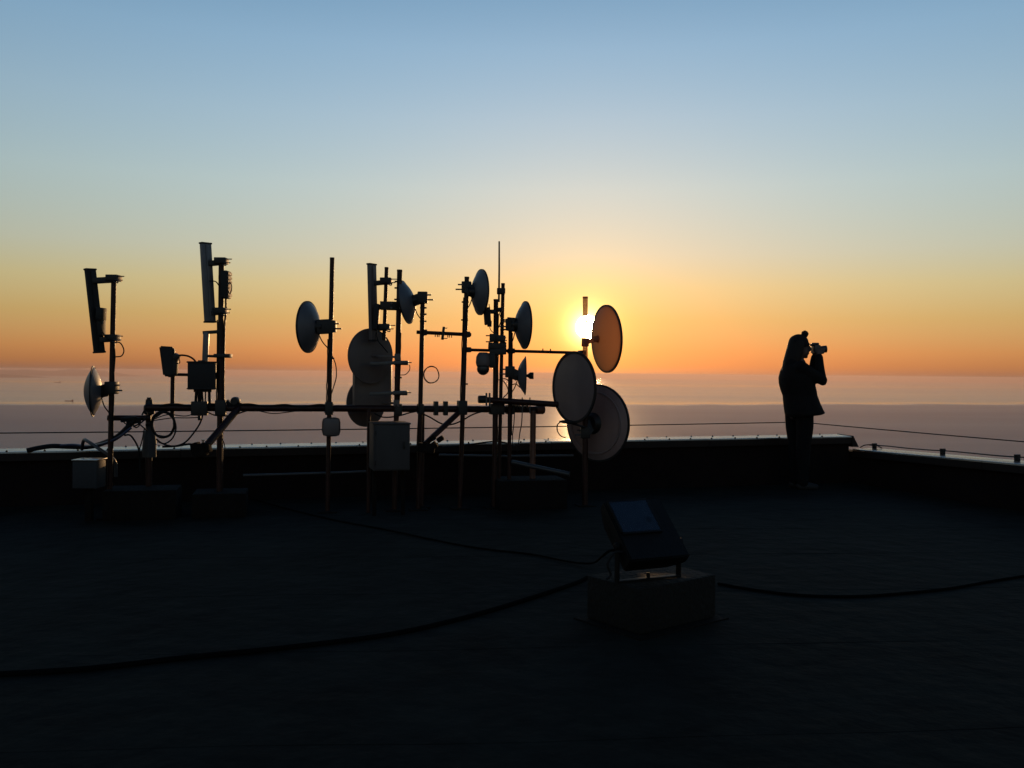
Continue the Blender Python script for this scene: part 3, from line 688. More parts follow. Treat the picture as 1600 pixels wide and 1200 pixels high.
for y, k, sd in ((450, 'E', -1), (468, 'E', -1), (440, 'E', -1), (481, 'G', 1), (491, 'G', 1), (502, 'G', 1), (472, 'H', -1), (500, 'H', -1), (560, 'C', 1), (590, 'E', 1), (600, 'H', 1), (500, 'J', 1), (515, 'J', 1)):   # cable clips
    bm = nb(); r_ = MW[k]; c = on(k, y); lathe(bm, c, (0, 0, 1), [(-.007, r_*.9), (-.007, r_*1.12), (.007, r_*1.12), (.007, r_*.9)], 12); cl = obj('clip', bm, 'dark_metal', MT[k])
    bm = nb(); box(bm, c+Vector((sd*(r_+.008), -.004, 0)), (.02, .016, .014), None, .003); obj('clip_screw', bm, 'dark_metal', cl)
for k, y0, y1, sd in (('A', 545, 700, 1), ('C', 530, 640, -1), ('E', 520, 650, 1), ('H', 465, 640, -1), ('I', 490, 690, 1), ('K', 520, 680, 1), ('B', 500, 640, -1)):                                     # feeder cables strapped down the masts
    rr = random.Random(y0); bm = nb(); n_ = 12; r_ = MW[k]
    cable(bm, [on(k, y0+(y1-y0)*q/n_)+Vector((sd*(r_+.001+max(0, rr.gauss(0, .003))), -.012, 0)) for q in range(n_+1)], .0048); obj('feeder_cable', bm, 'black_cable', MT[k])
# whip aerial
wa = thing('whip_aerial', 'thin whip aerial, the highest thing in the middle', 'aerial', P(780, 472, Yf(783)+.03))
bm = nb(); tube(bm, [P(780, 377, Yf(783)+.03), P(780, 420, Yf(783)+.03), P(779.5, 472, Yf(783)+.03)], [.007, .008, .009], 8); obj('rod', bm, 'dark_metal', wa)
bm = nb(); box(bm, P(783, 455, Yf(783)+.03), (.075, .06, .055), None, .008); obj('clamp', bm, 'dark_metal', wa)
# small radio in the cluster
cr_ = thing('radio_unit', 'small tilted dark radio box left of the cluster top', 'radio', P(764, 510, Yf(765)))
s = sc(765); bm = nb(); box(bm, P(761.5, 494, Yf(765)), (11*s, .08, 27*s), Matrix.Rotation(math.radians(-5), 3, 'Y'), .006); obj('housing', bm, 'plastic_dark', cr_)
bm = nb(); box(bm, P(765, 506, Yf(765)), (7*s, .07, 9*s), None, .005); obj('connector_box', bm, 'plastic_dark', cr_)
bm = nb(); box(bm, P(770, 487, Yf(765)), (.06, .06, .035), None, .004); obj('bracket', bm, 'dark_metal', cr_)
for x in (759, 765):
    bm = nb(); tube(bm, [P(x, 481, Yf(765)), P(x-1, 475, Yf(765))], .004, 6); obj('aerial_stub', bm, 'black_cable', cr_)
bm = nb(); cable(bm, [P(765, 511, Yf(765)), P(767, 516, Yf(765)), P(771, 520, Yf(765))], .004); obj('cable', bm, 'black_cable', cr_)
# cluster bracket assembly
cl_ = thing('cluster_bracket', 'knot of clamps and plates where the cluster masts meet', 'bracket', P(778, 552, Yf(778)))
for x, y, w, h, d in ((772, 528, 14, 12, .12), (783, 529, 14, 10, .12), (774, 541, 22, 10, .14), (786, 541, 11, 12, .14), (778, 550, 26, 9, .12), (781, 484, 8, 6, .1)):
    bm = nb(); box(bm, P(x, y, Yf(778)+random.uniform(-.02, .03)), (w*s, d, h*s), Matrix.Rotation(random.uniform(-.08, .08), 3, 'Y'), .006); obj('clamp', bm, 'dark_metal', cl_)
for x0_, x1_, y in ((759, 770, 524.5), (759, 770, 534), (786, 791, 528), (786, 792, 532)):
    bm = nb(); tube(bm, [P(x0_, y, Yf(778)-.04), P(x1_, y, Yf(778)-.04)], .006, 6); obj('bolt', bm, 'galv', cl_)
# dome camera
dc = thing('dome_camera', 'round surveillance camera hanging left of the cluster', 'camera', P(755, 586, Yf(757)-.04))
c = P(755, 563, Yf(757)-.04); bm = nb()
lathe(bm, c, (0, 0, -1), [(-.07, 0), (-.07, .035), (-.055, .05), (-.03, .062), (.02, .066), (.045, .060), (.05, .0)], 22); obj('housing', bm, 'dish_warm', dc)
bm = nb(); lathe(bm, c, (0, 0, -1), [(.046, 0), (.046, .058), (.052, .058), (.056, .052), (.056, 0)], 22); obj('collar', bm, 'plastic_dark', dc)
bm = nb(); lathe(bm, c, (0, 0, -1), [(.055, .052), (.075, .055), (.095, .052), (.115, .038), (.128, .018), (.131, 0)], 22); obj('dome', bm, 'camera_black', dc)
bm = nb(); box(bm, P(765, 556, Yf(765)-.02), (.10, .06, .05), None, .006); obj('bracket', bm, 'dark_metal', dc)
bm = nb(); box(bm, P(769, 565, Yf(765)-.02), (.05, .09, .11), None, .006); obj('bracket', bm, 'dark_metal', dc)
# rounded access point on mast C
ap = thing('access_point', 'pale rounded-square box low on the lone bare-topped mast', 'radio', P(517.5, 682, Yf(517)-.06))
s = sc(517); bm = nb(); box(bm, P(517.5, 667, Yf(517)-.06), (28*s, .055, 29.5*s), FX, .042)
obj('housing', bm, 'dish_warm', ap)
bm = nb(); box(bm, P(515, 667, Yf(517)-.02), (.04, .07, .06), None, .004); obj('bracket', bm, 'dark_metal', ap)

# ------------------------------------------------------------------ cabinets and loose pieces
cab = thing('utility_cabinet', 'pale utility cabinet standing below the twin grey discs', 'cabinet', to_floor(P(607, 733, Yf(607)-.25)))
Yc = Yf(607)-.25; s = Yc/F; cc = P(608, 697, Yc)
Rz = Matrix.Rotation(math.radians(14+16), 3, 'Z')
Rz = Matrix.Rotation(math.radians(16), 3, 'Z')
bm = nb(); box(bm, cc, (56*s, .30, 71*s), Rz, .006); obj('housing', bm, 'cabinet', cab)
bm = nb(); box(bm, cc+Rz @ Vector((.008, -.155, 0)), (52*s, .012, 67*s), Rz, .003); dr_ = obj('door', bm, 'cabinet', cab)
bm = nb(); box(bm, cc+Rz @ Vector((.10, -.166, .02)), (.016, .016, .06), Rz, .004); obj('handle', bm, 'dark_metal', dr_)
for k in (.12, -.12):
    bm = nb(); cc2 = cc+Rz @ Vector((-.135, -.162, k)); tube(bm, [cc2-zdir*.02, cc2+zdir*.02], .006, 8); obj('hinge', bm, 'dark_metal', dr_)
bm = nb(); box(bm, cc+zdir*(36.5*s), (58*s, .32, 2.2*s), Rz, .004); obj('lid', bm, 'cabinet', cab)
for dx in (-.12, .12):
    bm = nb(); p = cc+Rz @ Vector((dx, 0, 0)); zt = cc.z-35.5*s; tube(bm, [Vector((p.x, p.y, zt+.01)), Vector((p.x, p.y, 0.004))], .018, 8); obj('leg', bm, 'concrete_dark', cab)
bm = nb(); p = P(576.5, 640, Yf(577)-.10); tube(bm, [p, to_floor(p)+zdir*.008], .016, 10); obj('post', bm, 'rust', cab)

bx_ = thing('small_cabinet', 'small pale box with a light lid at the foot of the leftmost mast', 'cabinet', to_floor(P(139.5, 762, 7.0)))
s = 7.0/F; cc = P(139.5, 740, 7.0); bm = nb(); box(bm, cc, (38*s, .16, 43*s), None, .008); obj('housing', bm, 'box_pale', bx_)
bm = nb(); box(bm, cc+zdir*(22.3*s), (40*s, .18, 2*s), None, .004); obj('lid', bm, 'coping', bx_)
bm = nb(); box(bm, cc+zdir*(-22.3*s)-zdir*((cc.z-22.3*s)/2-.006), (.05, .05, cc.z-22.3*s-.012), None, .004); obj('leg', bm, 'concrete_dark', bx_)

# sleeve on the left leg
sl_ = thing('pipe_sleeve', 'flared grey sleeve wrapped round the leg beside the cable coils', 'sleeve', P(233, 716, Yf(233)-.02))
bm = nb(); rr = random.Random(3); rows = []; s = sc(233)
for y, w in ((660, 9), (668, 9.5), (674, 13), (680, 18), (690, 20), (702, 21.5), (714, 22.5)):
    c = P(233.5, y, Yf(233)+.10); rows.append([bm.verts.new(c+Vector((math.cos(k*2*math.pi/14), math.sin(k*2*math.pi/14), 0))*(w*s/2*rr.uniform(.92, 1.08))) for k in range(14)])
for A, B in zip(rows, rows[1:]):
    for k in range(14): bm.faces.new((A[k], A[(k+1) % 14], B[(k+1) % 14], B[k]))
obj('wrap', bm, 'cabinet', sl_)
bm = nb(); lathe(bm, P(233.5, 664, Yf(233)+.10), (0, 0, 1), [(-.01, .026), (-.01, .031), (.01, .031), (.01, .026)], 12); obj('tie', bm, 'black_cable', sl_)

# ------------------------------------------------------------------ cables
def loose(name, label, pts, r, m='black_cable', n=8, group=None, k=8):
    bm = nb(); pts = smooth_pts(pts, k); tube(bm, pts, r, n); b0 = min(pts, key=lambda p: p.z)
    return tag(obj(name, bm, m, base=b0), label, 'cable', group)
def ringpts(x, y, rx, ry, Yb, turns, jit, seed):
    rr = random.Random(seed); out = []
    for i in range(int(14*turns)+1):
        a = i/14*2*math.pi; j = 1+rr.uniform(-jit, jit)
        out.append(P(x+rx*math.cos(a)*j, y+ry*math.sin(a)*j, Yb+.004*i/14+rr.uniform(-.006, .006)))
    return out
loose('cable_coil', 'thick loops of black cable hung under the left end of the rail', ringpts(255, 663, 17.5, 20, Yf(255)+.02, 4, .06, 2), .0085, n=8)
loose('hanging_cable', 'larger loose loop of black cable round the coiled one', [Q(243, 652), Q(258, 644), Q(270, 652), Q(275, 668), Q(270, 684), Q(258, 693), Q(246, 690)], .006)
loose('hanging_cable', 'long black cable sweeping from the junction box down to the coil', [Q(318, 640), Q(314, 658), Q(303, 676), Q(288, 692), Q(270, 697), Q(254, 693), Q(244, 686)], .007)
loose('hanging_cable', 'black cable lying on the coping toward the diagonal brace', [Q(254, 698, .1), Q(275, 697, .15), Q(296, 694, .1), Q(312, 697, -.05), Q(330, 693, -.1)], .009)
loose('hanging_cable', 'upper of two thin slack wires from the coil to the junction box', [Q(240, 655), Q(262, 648), Q(290, 650), Q(306, 645)], .004)
loose('hanging_cable', 'lower of two thin slack wires from the coil to the junction box', [Q(240, 657), Q(270, 653), Q(292, 653), Q(312, 652)], .004)
loose('hanging_cable', 'slack cable under the rail between junction box and rusty mast', [Q(322, 643), Q(335, 648.5), Q(350, 650), Q(366, 648), Q(385, 642)], .0055)
loose('hanging_cable', 'flat sag of thin cable under the rail left of the lone mast', [Q(400, 641), Q(425, 646), Q(450, 644), Q(470, 641)], .004)
loose('cable_bundle', 'thick black bundle from the short rail down across the coping at far left', [Q(212, 655, -.02), Q(200, 667, -.02), Q(184, 682, -.03), Q(165, 691, .15), Q(140, 698, .55), Q(110, 698, .75), Q(82, 697, .75), Q(60, 700, .75), Q(42, 704, .72)], .021)
loose('cable_bundle', 'dark blue cable lying along the black bundle on the coping', [Q(205, 668, -.05), Q(184, 684, -.06), Q(160, 693.5, .10), Q(135, 697, .45), Q(115, 695, .6), Q(95, 696, .7)], .011, 'blue_cable')
loose('conduit', 'pale bent conduit passing behind the leftmost mast', [Q(128, 702, .4), Q(131, 688, .3), Q(138, 690, .2), Q(156, 702, .1), Q(172, 713, .08), Q(180, 724, .08), Q(181, 745, .08)], .014, 'pale_pipe')
loose('hanging_cable', 'cable arching from the short rail to the foot of the sleeve', [Q(194, 680), Q(203, 680), Q(210, 688), Q(216, 700), Q(218, 712, .03), Q(219, 735, .05)], .007)
loose('hanging_cable', 'thin cable dropping beside the sleeve on its left', [Q(226, 668), Q(222, 688), Q(218, 702), Q(217, 716, .03)], .005)
loose('hanging_cable', 'tangled wire under the short rail at left', [Q(190, 656, -.03), Q(198, 663, -.03), Q(206, 661, -.04), Q(212, 668, -.03), Q(218, 664, -.03), Q(214, 659, -.03), Q(224, 668, -.02), Q(230, 673)], .005)
loose('hanging_cable', 'second tangled wire between the short rail and the leg', [Q(222, 648, .02), Q(226, 642, .0), Q(230, 650, -.02), Q(221, 660, -.03), Q(208, 667, -.03)], .006)
tw = thing('cable_tangle', 'dark lump of taped connectors under the short left rail', 'connectors', Q(205, 668, 0))
for i, (x, y, w, h) in enumerate(((196, 655.5, 14, 7), (206, 659, 15, 8), (214, 657, 10, 9), (203, 654, 20, 6))):
    bm = nb(); box(bm, Q(x, y, .02-.01*i), (w*sc(200), .05, h*sc(200)), Matrix.Rotation(random.uniform(-.25, .25), 3, 'Y'), .012); obj('connector', bm, 'black_cable', tw)
loose('cable_coil', 'neat ring of thin wire hung right of the up-tilted dish mast', ringpts(674, 585.5, 11.8, 13, Yf(670), 3, .04, 5), .0042, n=6)
loose('hanging_cable', 'slack cable sagging under the rail across the right brace', [Q(657, 645), Q(672, 652), Q(690, 662), Q(706, 663), Q(722, 657), Q(738, 648), Q(756, 642)], .0065)
loose('hanging_cable', 'cable sagging under the rail right of the twin discs', [Q(585, 646), Q(600, 652), Q(622, 650), Q(640, 645), Q(655, 642)], .006)
loose('hanging_cable', 'thin cable down the left of the up-tilted dish mast', [Q(655, 630, -.04), Q(653.5, 655, -.04), Q(652, 680, -.03), Q(651, 705, -.02)], .004)
loose('hanging_cable', 'thin cable from the lone mast bending out below its dish', [Q(519, 556), Q(524.5, 570), Q(525.5, 588), Q(522, 602), Q(518, 615)], .0045)
loose('hanging_cable', 'thin cable hanging right of the cluster, nearer the mast', [Q(804, 644, -.08), Q(803, 662, -.08), Q(801, 680, -.08), Q(801, 705, -.08)], .004)
loose('hanging_cable', 'thin cable hanging between the cluster and the right leg', [Q(816, 644, -.08), Q(815, 662, -.08), Q(812, 678, -.08), Q(809, 705, -.08)], .0045)
for i, (a0, a1, a2, a3, lb) in enumerate((((783, 592), (790, 600), (794, 612), (786, 622), 'upper curl of cable inside the cluster'), ((778, 594), (790, 592), (796, 600), (800, 625), 'curl of cable crossing behind the rightmost cluster mast'), ((800, 601), (806, 600), (811, 604), (814, 606), 'short cable from the small cone dish to its mast'), ((784, 480), (781, 490), (783, 500), (779, 512), 'cable twisting down between the two cluster mast tops'))):
    loose('cluster_cable', lb, [Q(*a0, -.04), Q(*a1, -.05), Q(*a2, -.05), Q(*a3, -.03)], .0045)
loose('hanging_cable', 'slim black cable on the coping behind the right brace', [Q(690, 699, .5), Q(730, 695, .7), Q(770, 690, .85), Q(790, 692, .8), Q(805, 697, .6)], .008)
loose('hanging_cable', 'thin cable curling down right of the rusty mast foot', [Q(346, 662), Q(346, 682), Q(350, 692), Q(352, 703, .1)], .004)
bk = thing('brace_foot', 'dark clamp lump with a bright bolt at the foot of the left brace', 'clamp', Q(312, 712, -.4))
for x, y, w, h in ((312, 704, 22, 22), (306, 698, 12, 14), (322, 700, 14, 16)):
    bm = nb(); box(bm, Q(x, y, -.42), (w*sc(312)*.9, .1, h*sc(312)*.9), Matrix.Rotation(random.uniform(-.3, .3), 3, 'Y'), .015); obj('clamp', bm, 'concrete_dark', bk)
bm = nb(); lathe(bm, Q(317, 690, -.40), (0, 0, 1), [(-.03, .008), (.008, .008), (.008, .014), (.016, .014), (.018, 0)], 8); obj('bolt', bm, 'chrome', bk)
bk = thing('brace_foot', 'dark clamp lump at the foot of the right brace', 'clamp', Q(664, 704, -.4))
for x, y, w, h in ((666, 700, 30, 16), (688, 686, 12, 9), (676, 697, 16, 12), (677, 684, 9, 9)):
    bm = nb(); box(bm, Q(x, y, -.40), (w*sc(664)*.85, .09, h*sc(664)*.85), Matrix.Rotation(-.6 if x > 670 else .1, 3, 'Y'), .012); obj('clamp', bm, 'concrete_dark', bk)
# lashings along the left half of the rail
lash = []
bm = nb(); tube(bm, smooth_pts([Q(x, 633.5+1.6*math.sin(x*.11)+(1 if x > 420 else 0), RO-.02) for x in range(250, 520, 14)], 4), .011, 8)
tag(obj('cable_bundle', bm, 'black_cable', base=Q(250, 636, RO)), 'black cables lashed along the top of the left half of the rail', 'cable')

# floor cables
def onfloor(x, y, z=.012):
    d = ray(x, y); return EYE+d*((z-EYE.z)/d.z)
loose('floor_cable', 'thick black cable across the roof floor from lower left to the block', [onfloor(*p) for p in ((-160, 1062), (0, 1054), (140, 1045), (300, 1027), (450, 1012), (600, 993), (700, 972), (780, 950), (850, 928), (900, 911), (917, 903))], .013, 'floor_cable')
loose('floor_cable', 'cable on the roof floor running right from the block', [onfloor(*p) for p in ((1122, 912), (1180, 922), (1250, 930), (1330, 932), (1400, 928), (1480, 920), (1550, 908), (1640, 893), (1760, 868))], .008, 'floor_cable')
loose('floor_cable', 'thin cable from the floodlight back to the antenna frame', [P(968, 862, 4.27), P(955, 860, 4.22), P(942, 868, 4.25), onfloor(928, 879, .06), onfloor(908, 880, .022), onfloor(880, 876, .014), onfloor(830, 866), onfloor(760, 858), onfloor(700, 848), onfloor(600, 827), onfloor(520, 812), onfloor(430, 790), onfloor(390, 778)], .006, 'floor_cable')

# ------------------------------------------------------------------ floodlight on its block
e1 = Vector((.79, .613, 0)); e2 = Vector((-.613, .79, 0)); near = onfloor(1000, 997, 0); near.z = 0
bl = thing('floodlight_block', 'concrete block on the roof floor under the floodlight', 'concrete block', near+e1*.26+e2*.18)
R_ = Matrix((e1, e2, zdir)).transposed()
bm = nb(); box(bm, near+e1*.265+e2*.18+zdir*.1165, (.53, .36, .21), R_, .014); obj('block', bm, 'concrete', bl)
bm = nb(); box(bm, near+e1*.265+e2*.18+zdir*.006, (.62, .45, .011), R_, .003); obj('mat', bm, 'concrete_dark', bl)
psi, tau = math.radians(24), math.radians(48)
wv_ = Vector((math.cos(psi), math.sin(psi), 0)); hv = Vector((-math.sin(psi), math.cos(psi), 0))
uv = hv*math.sin(tau)+zdir*math.cos(tau); nv = wv_.cross(uv)
if nv.y > 0: nv = -nv
RF = Matrix((wv_, uv, wv_.cross(uv))).transposed()
fc = P(1010, 825, 4.28)
fl = thing('floodlight', 'black floodlight tilted back on its bracket upon the block', 'floodlight', Vector((fc.x, fc.y, .224)))
WF, HF = .325, .355
bm = nb(); vs = []
for dd, k in ((0, 1), (-.05, 1), (-.15, .74)):
    vs.append([bm.verts.new(fc+wv_*(sx*WF/2*k)+uv*(sy*HF/2*k)+nv*dd) for sx, sy in ((-1, -1), (1, -1), (1, 1), (-1, 1))])
for A, B in zip(vs, vs[1:]):
    for k in range(4): bm.faces.new((A[k], A[(k+1) % 4], B[(k+1) % 4], B[k]))
bm.faces.new(vs[-1]); bm.faces.new(vs[0])
bmesh.ops.bevel(bm, geom=list(bm.edges), offset=.006, segments=2, affect='EDGES'); obj('housing', bm, 'lamp_body', fl, flat_angle=50)
def fp(a, b_, n_): return fc+wv_*(a*WF)+uv*(b_*HF)+nv*n_
for k in range(7):
    bm = nb(); box(bm, fp(-.3+.1*k, 0, -.155), (.006, HF*.66, .03), RF); obj('cooling_fin', bm, 'lamp_body', fl)
def bezel(a0, a1, b0, b1):
    for ca, cb_, sa, sb in (((a0+a1)/2, b0, (a1-a0)*WF, .012), ((a0+a1)/2, b1, (a1-a0)*WF, .012), (a0, (b0+b1)/2, .012, (b1-b0)*HF-.012), (a1, (b0+b1)/2, .012, (b1-b0)*HF-.012)):
        bm = nb(); box(bm, fp(ca, cb_, .006), (sa, sb, .012), RF, .002); obj('bezel', bm, 'lamp_body', fl)
bezel(-.45, .22, -.08, .47)
bm = nb(); box(bm, fp(-.115, .195, .003), (.66*WF, .54*HF, .003), RF); obj('reflector', bm, 'mirror', fl)
bm = nb(); box(bm, fp(-.115, .195, .0095), (.64*WF, .52*HF, .004), RF); obj('glass', bm, 'glass', fl)
bm = nb(); lathe(bm, fp(.09, .12, .006), nv, [(-.001, 0), (-.001, .026), (.001, .026), (.002, 0)], 18); obj('lamp', bm, 'lamp_body', fl)
for sx in (-1, 1):
    pv = fp(sx*.53, -.18, -.04); bt = Vector((pv.x, pv.y, .232))
    bm = nb(); R3 = frame(wv_, hv); box(bm, (pv+bt)/2, (.008, .035, (pv-bt).length+.03), R3, .002); obj('bracket_arm', bm, 'lamp_body', fl)
    bm = nb(); lathe(bm, pv, wv_*sx, [(0, 0), (0, .018), (.012, .018), (.014, .012), (.014, 0)], 10); obj('pivot_knob', bm, 'lamp_body', fl)
pm = fp(0, -.18, -.04); bm = nb(); box(bm, Vector((pm.x, pm.y, .2275)), (WF*1.07, .035, .008), frame(wv_, hv), .002); obj('bracket_base', bm, 'lamp_body', fl)
bm = nb(); tube(bm, [Vector((pm.x, pm.y, .23)), Vector((pm.x, pm.y, .255))], .009, 8); obj('bolt', bm, 'lamp_body', fl)
q = fp(-.5, -.3, -.03); bm = nb(); cable(bm, [q, q+Vector((-.04, -.01, -.0)), q+Vector((-.075, -.02, -.05)), q+Vector((-.06, -.02, -.10)), q+Vector((-.08, -.03, -.12))], .006, 8); obj('cable', bm, 'black_cable', fl)

# ------------------------------------------------------------------ the person with the camera
PY = 9.5; pc = P(1248, 764, PY); px0 = pc.x
kk = PY/F
def H(x, y, d=0.0):                                          # outline pixel -> point of the figure, d metres toward the viewer
    p = P(x, y, PY); return Vector((p.x, PY-d, p.z))
base = Vector((px0, PY, 0))
def limb(bm, pts, rs, n=12, k=4):
    q = smooth_pts(pts, k); r2 = []
    for i in range(len(q)):
        f = i/(len(q)-1)*(len(rs)-1); a = min(int(f), len(rs)-2); r2.append(rs[a]+(rs[a+1]-rs[a])*(f-a))
    tube(bm, q, r2, n)
    for p, r in ((q[0], r2[0]), (q[-1], r2[-1])): ball(bm, p, (r, r, r), 10)
def ball(bm, c, r, n=14):
    rings = []
    for i in range(1, n):
        a = math.pi*i/n; rings.append([bm.verts.new(Vector(c)+Vector((r[0]*math.sin(a)*math.cos(b*2*math.pi/n), r[1]*math.sin(a)*math.sin(b*2*math.pi/n), r[2]*math.cos(a)))) for b in range(n)])
    t_ = bm.verts.new(Vector(c)+Vector((0, 0, r[2]))); b_ = bm.verts.new(Vector(c)-Vector((0, 0, r[2])))
    for A, B in zip(rings, rings[1:]):
        for k in range(n): bm.faces.new((A[k], B[k], B[(k+1) % n], A[(k+1) % n]))
    for k in range(n): bm.faces.new((t_, rings[0][k], rings[0][(k+1) % n])); bm.faces.new((b_, rings[-1][(k+1) % n], rings[-1][k]))
def fuse(o, v):
    m = o.modifiers.new('fuse', 'REMESH'); m.mode = 'VOXEL'; m.voxel_size = v; m.use_smooth_shade = True
    m2 = o.modifiers.new('soft', 'SMOOTH'); m2.factor = .5; m2.iterations = 3
    return o
bm = nb()
ball(bm, H(1249, 540), (.088, .075, .112)); ball(bm, H(1256, 549), (.055, .055, .07))     # skull and jaw
limb(bm, [H(1264, 541), H(1266.5, 545), H(1265, 548)], [.010, .014, .010], 8)                 # nose
limb(bm, [H(1262, 551.5, .012), H(1263.5, 552), H(1262, 551.5, -.012)], [.008, .010, .008], 8)
ball(bm, H(1259, 557.5), (.022, .025, .018)); ball(bm, H(1246, 544, .075), (.018, .012, .03)); ball(bm, H(1246, 544, -.075), (.018, .012, .03))
limb(bm, [H(1247, 556), H(1244, 572)], [.052, .058]); limb(bm, [H(1244, 572), H(1243, 600), H(1246, 640)], [.11, .115, .12], 16)
ball(bm, H(1248, 641), (.085, .135, .08))
FEET = ((.085, 1255, 1251, 1250), (-.085, 1246, 1247, 1246.5))
for d, xh, xk, xa in FEET:
    limb(bm, [H(xh-3, 650, d), H(xk, 700, d), H(xa, 752, d)], [.075, .056, .042])
    limb(bm, [H(xa-4, 757, d), H(xa+8, 759.5, d), H(xa+19, 760.5, d)], [.034, .036, .026])
arms = []
for d, ex, ey in ((.15, 1278, 594), (-.15, 1275, 592)):
    sh = H(1243, 575, d*1.12); elb = H(ex, ey, d*.9); wr = H(1276.5, 556, d*.38); arms.append((sh, elb, wr, d))
    limb(bm, [sh, sh.lerp(elb, .5), elb], [.05, .045, .038]); limb(bm, [elb, elb.lerp(wr, .5), wr], [.038, .034, .026])
    sgn = 1 if d > 0 else -1
    palm = H(1275.5, 549, sgn*.052); ball(bm, palm, (.036, .017, .042)); limb(bm, [wr, palm], [.025, .026])
    cpt = 1 if d > 0 else .8
    for i, (dz, l) in enumerate(((.028, .9), (.010, 1.0), (-.008, .95), (-.024, .75))):        # four fingers close round body and lens
        a = palm+Vector((.028, 0, dz)); b1 = a+Vector((.030*l, -sgn*-.002, .004)); b2 = b1+Vector((.012, sgn*.014, .0)); b3 = b2+Vector((-.004, sgn*.018, -.002))
        limb(bm, [a, b1, b2, b3], [.0105, .0100, .0092, .008], 8, 3)
    limb(bm, [palm+Vector((-.018, 0, -.012)), palm+Vector((-.034, sgn*.012, .006)), palm+Vector((-.028, sgn*.022, .026))], [.013, .0115, .009], 8, 3)   # thumb
per = obj('person', bm, 'skin', base=base); fuse(per, .0065)
tag(per, 'person in a dark coat and pompom cap standing at the corner, photographing', 'person')
# trousers and boots
bm = nb()
for d, xh, xk, xa in FEET:
    limb(bm, [H(xh-2, 646, d), H(xh-1.5, 668, d), H(xk, 700, d), H(xa, 738, d), H(xa-.5, 752, d)], [.094, .088, .076, .066, .064])
ball(bm, H(1249, 645), (.11, .17, .10))
fuse(obj('trousers', bm, 'trousers', per), .009)
for d, xh, xk, xa in FEET:
    bm = nb(); limb(bm, [H(xa, 744, d), H(xa-1, 757, d)], [.056, .05]); limb(bm, [H(xa-4, 757.5, d), H(xa+8, 758.5, d), H(xa+20, 759.5, d)], [.045, .046, .034])
    z0 = -base.z; o = fuse(obj('boot', bm, 'leather', per), .008)
# coat: lofted body, open flared front, sleeves, hood
bm = nb(); rows = []; n = 28
for y, xb, xf, hw in ((564, 1234, 1254, .085), (568, 1229, 1258, .14), (573, 1224, 1262, .19), (580, 1221, 1265.5, .215), (590, 1218.5, 1269, .23), (600, 1219, 1271, .225), (610, 1221.5, 1273.5, .215), (618, 1224.5, 1275, .205), (630, 1225.5, 1279.5, .215), (640, 1227, 1284, .23), (646, 1228, 1286.5, .235), (649, 1231, 1283, .22)):
    c = (H(xb, y)+H(xf, y))/2; a = (xf-xb)*kk/2; ring = []
    for k in range(n):
        t_ = k*2*math.pi/n; ct, st = math.cos(t_), math.sin(t_)
        p = c+Vector((a*math.copysign(abs(ct)**.9, ct), hw*math.copysign(abs(st)**.9, st), 0))
        if y >= 646: p.z += .018*ct if y > 646 else .010*ct
        p += Vector((0, 0, 0))
        ring.append(bm.verts.new(p))
    rows.append(ring)
for A, B in zip(rows, rows[1:]):
    for k in range(n): bm.faces.new((A[k], B[k], B[(k+1) % n], A[(k+1) % n]))
bm.faces.new(rows[0]); bm.faces.new(rows[-1][::-1])
for sh, elb, wr, d in arms:
    cuff = elb.lerp(wr, .93)
    limb(bm, [sh, sh.lerp(elb, .5)+Vector((0, 0, -.005)), elb], [.078, .068, .052]); limb(bm, [elb+Vector((.004, 0, -.012)), elb.lerp(cuff, .5)+Vector((-.004, 0, 0)), cuff], [.045, .044, .042])
ball(bm, H(1236, 568), (.075, .12, .07))                      # hood folded on the back
fuse(obj('coat', bm, 'jacket', per), .009)
bm = nb(); limb(bm, [H(1243.5, 535, 0), H(1240, 550, 0), H(1235, 568, 0), H(1230, 585, 0)], [.078, .082, .082, .066])
for d in (-.055, .055): limb(bm, [H(1247, 537, d), H(1243, 555, d), H(1238, 575, d), H(1233, 590, d)], [.05, .055, .045, .025])
fuse(obj('hair', bm, 'hair', per), .008)
bm = nb(); ball(bm, H(1248, 535.5), (.103, .092, .092)); limb(bm, [H(1260, 538, .05), H(1262.5, 538, 0), H(1260, 538, -.05)], [.016, .018, .016])
cp = fuse(obj('cap', bm, 'cap', per), .007)
bm = nb(); rr = random.Random(4)
c = H(1257.5, 522); ball(bm, c, (.036, .036, .036))
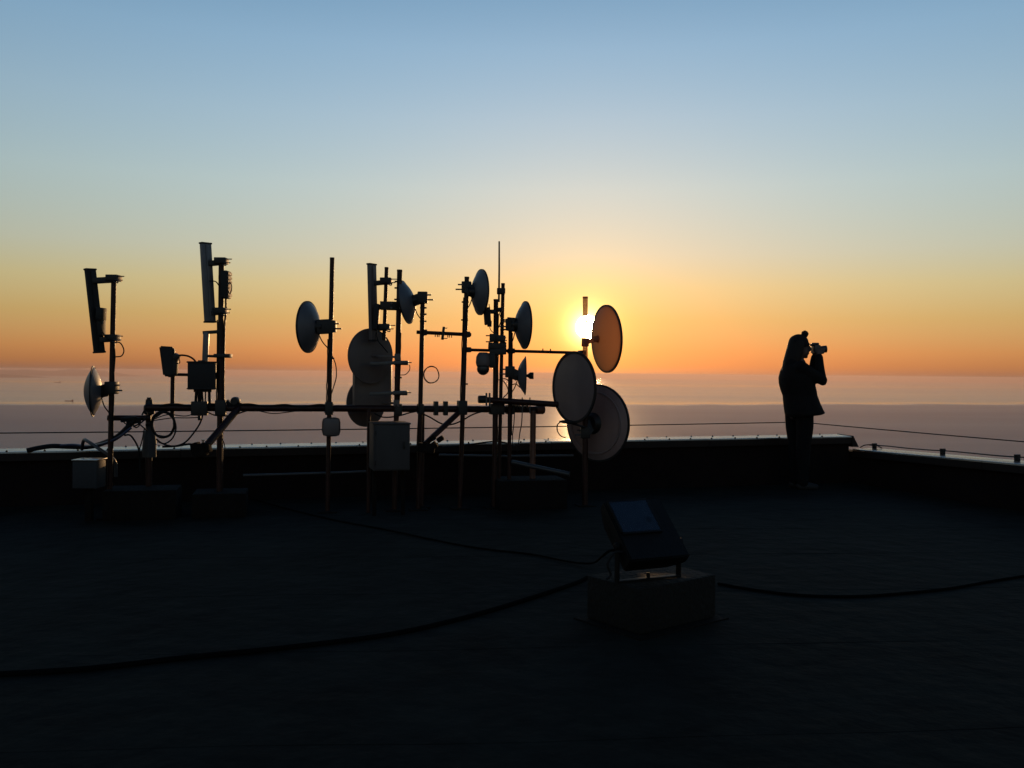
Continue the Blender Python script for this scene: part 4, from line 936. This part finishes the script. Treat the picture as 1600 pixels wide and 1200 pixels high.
for i in range(60):
    v_ = Vector((rr.gauss(0, 1), rr.gauss(0, 1), rr.gauss(0, 1))).normalized(); ball(bm, c+v_*.033, (.007, .007, .007), 5)
obj('pompom', bm, 'cap', cp)
# the camera in her hands
ca = thing('photo_camera', 'black camera with a lens held up by the person', 'camera', H(1275, 552))
cc = H(1274.5, 545.5); bm = nb(); box(bm, cc, (.068, .135, .088), None, .014); obj('body', bm, 'camera_black', ca)
bm = nb(); box(bm, cc+Vector((-.006, 0, .053)), (.07, .055, .030), None, .010); obj('viewfinder_hump', bm, 'camera_black', ca)
bm = nb(); box(bm, cc+Vector((-.045, 0, .043)), (.028, .034, .024), None, .006); obj('eyepiece', bm, 'camera_black', ca)
bm = nb(); lathe(bm, cc+Vector((.030, .0, -.003)), (1, 0, .06), [(0, 0), (0, .034), (.02, .036), (.04, .034), (.042, .037), (.082, .038), (.084, .033), (.078, .031), (.07, 0)], 22); ln_ = obj('lens', bm, 'camera_black', ca)
bm = nb(); lathe(bm, cc+Vector((.030, .0, -.003)), (1, 0, .06), [(.072, 0.0), (.0745, .015), (.0715, .030), (.070, .030), (.070, 0)], 22); obj('glass', bm, 'glass', ln_)
bm = nb(); lathe(bm, cc+Vector((0, -.045, .044)), (0, 0, 1), [(0, .012), (.010, .012), (.010, 0)], 12); obj('dial', bm, 'dark_metal', ca)

# ------------------------------------------------------------------ air between here and the horizon
hz = bpy.data.materials.new('haze'); hz.use_nodes = True; t = hz.node_tree
t.nodes.remove(t.nodes['Principled BSDF']); pv = t.nodes.new('ShaderNodeVolumePrincipled')
pv.inputs['Color'].default_value = (.80, .585, .51, 1); pv.inputs['Density'].default_value = 4.2e-5; pv.inputs['Anisotropy'].default_value = .5
t.links.new(pv.outputs[0], t.nodes['Material Output'].inputs['Volume']); MATS['haze'] = hz
bm = nb(); box(bm, (0, 0, (SEA-2+14)/2), (124000, 124000, 14-(SEA-2))); h = obj('haze', bm, 'haze', smooth=False); tag(h, kind='stuff')
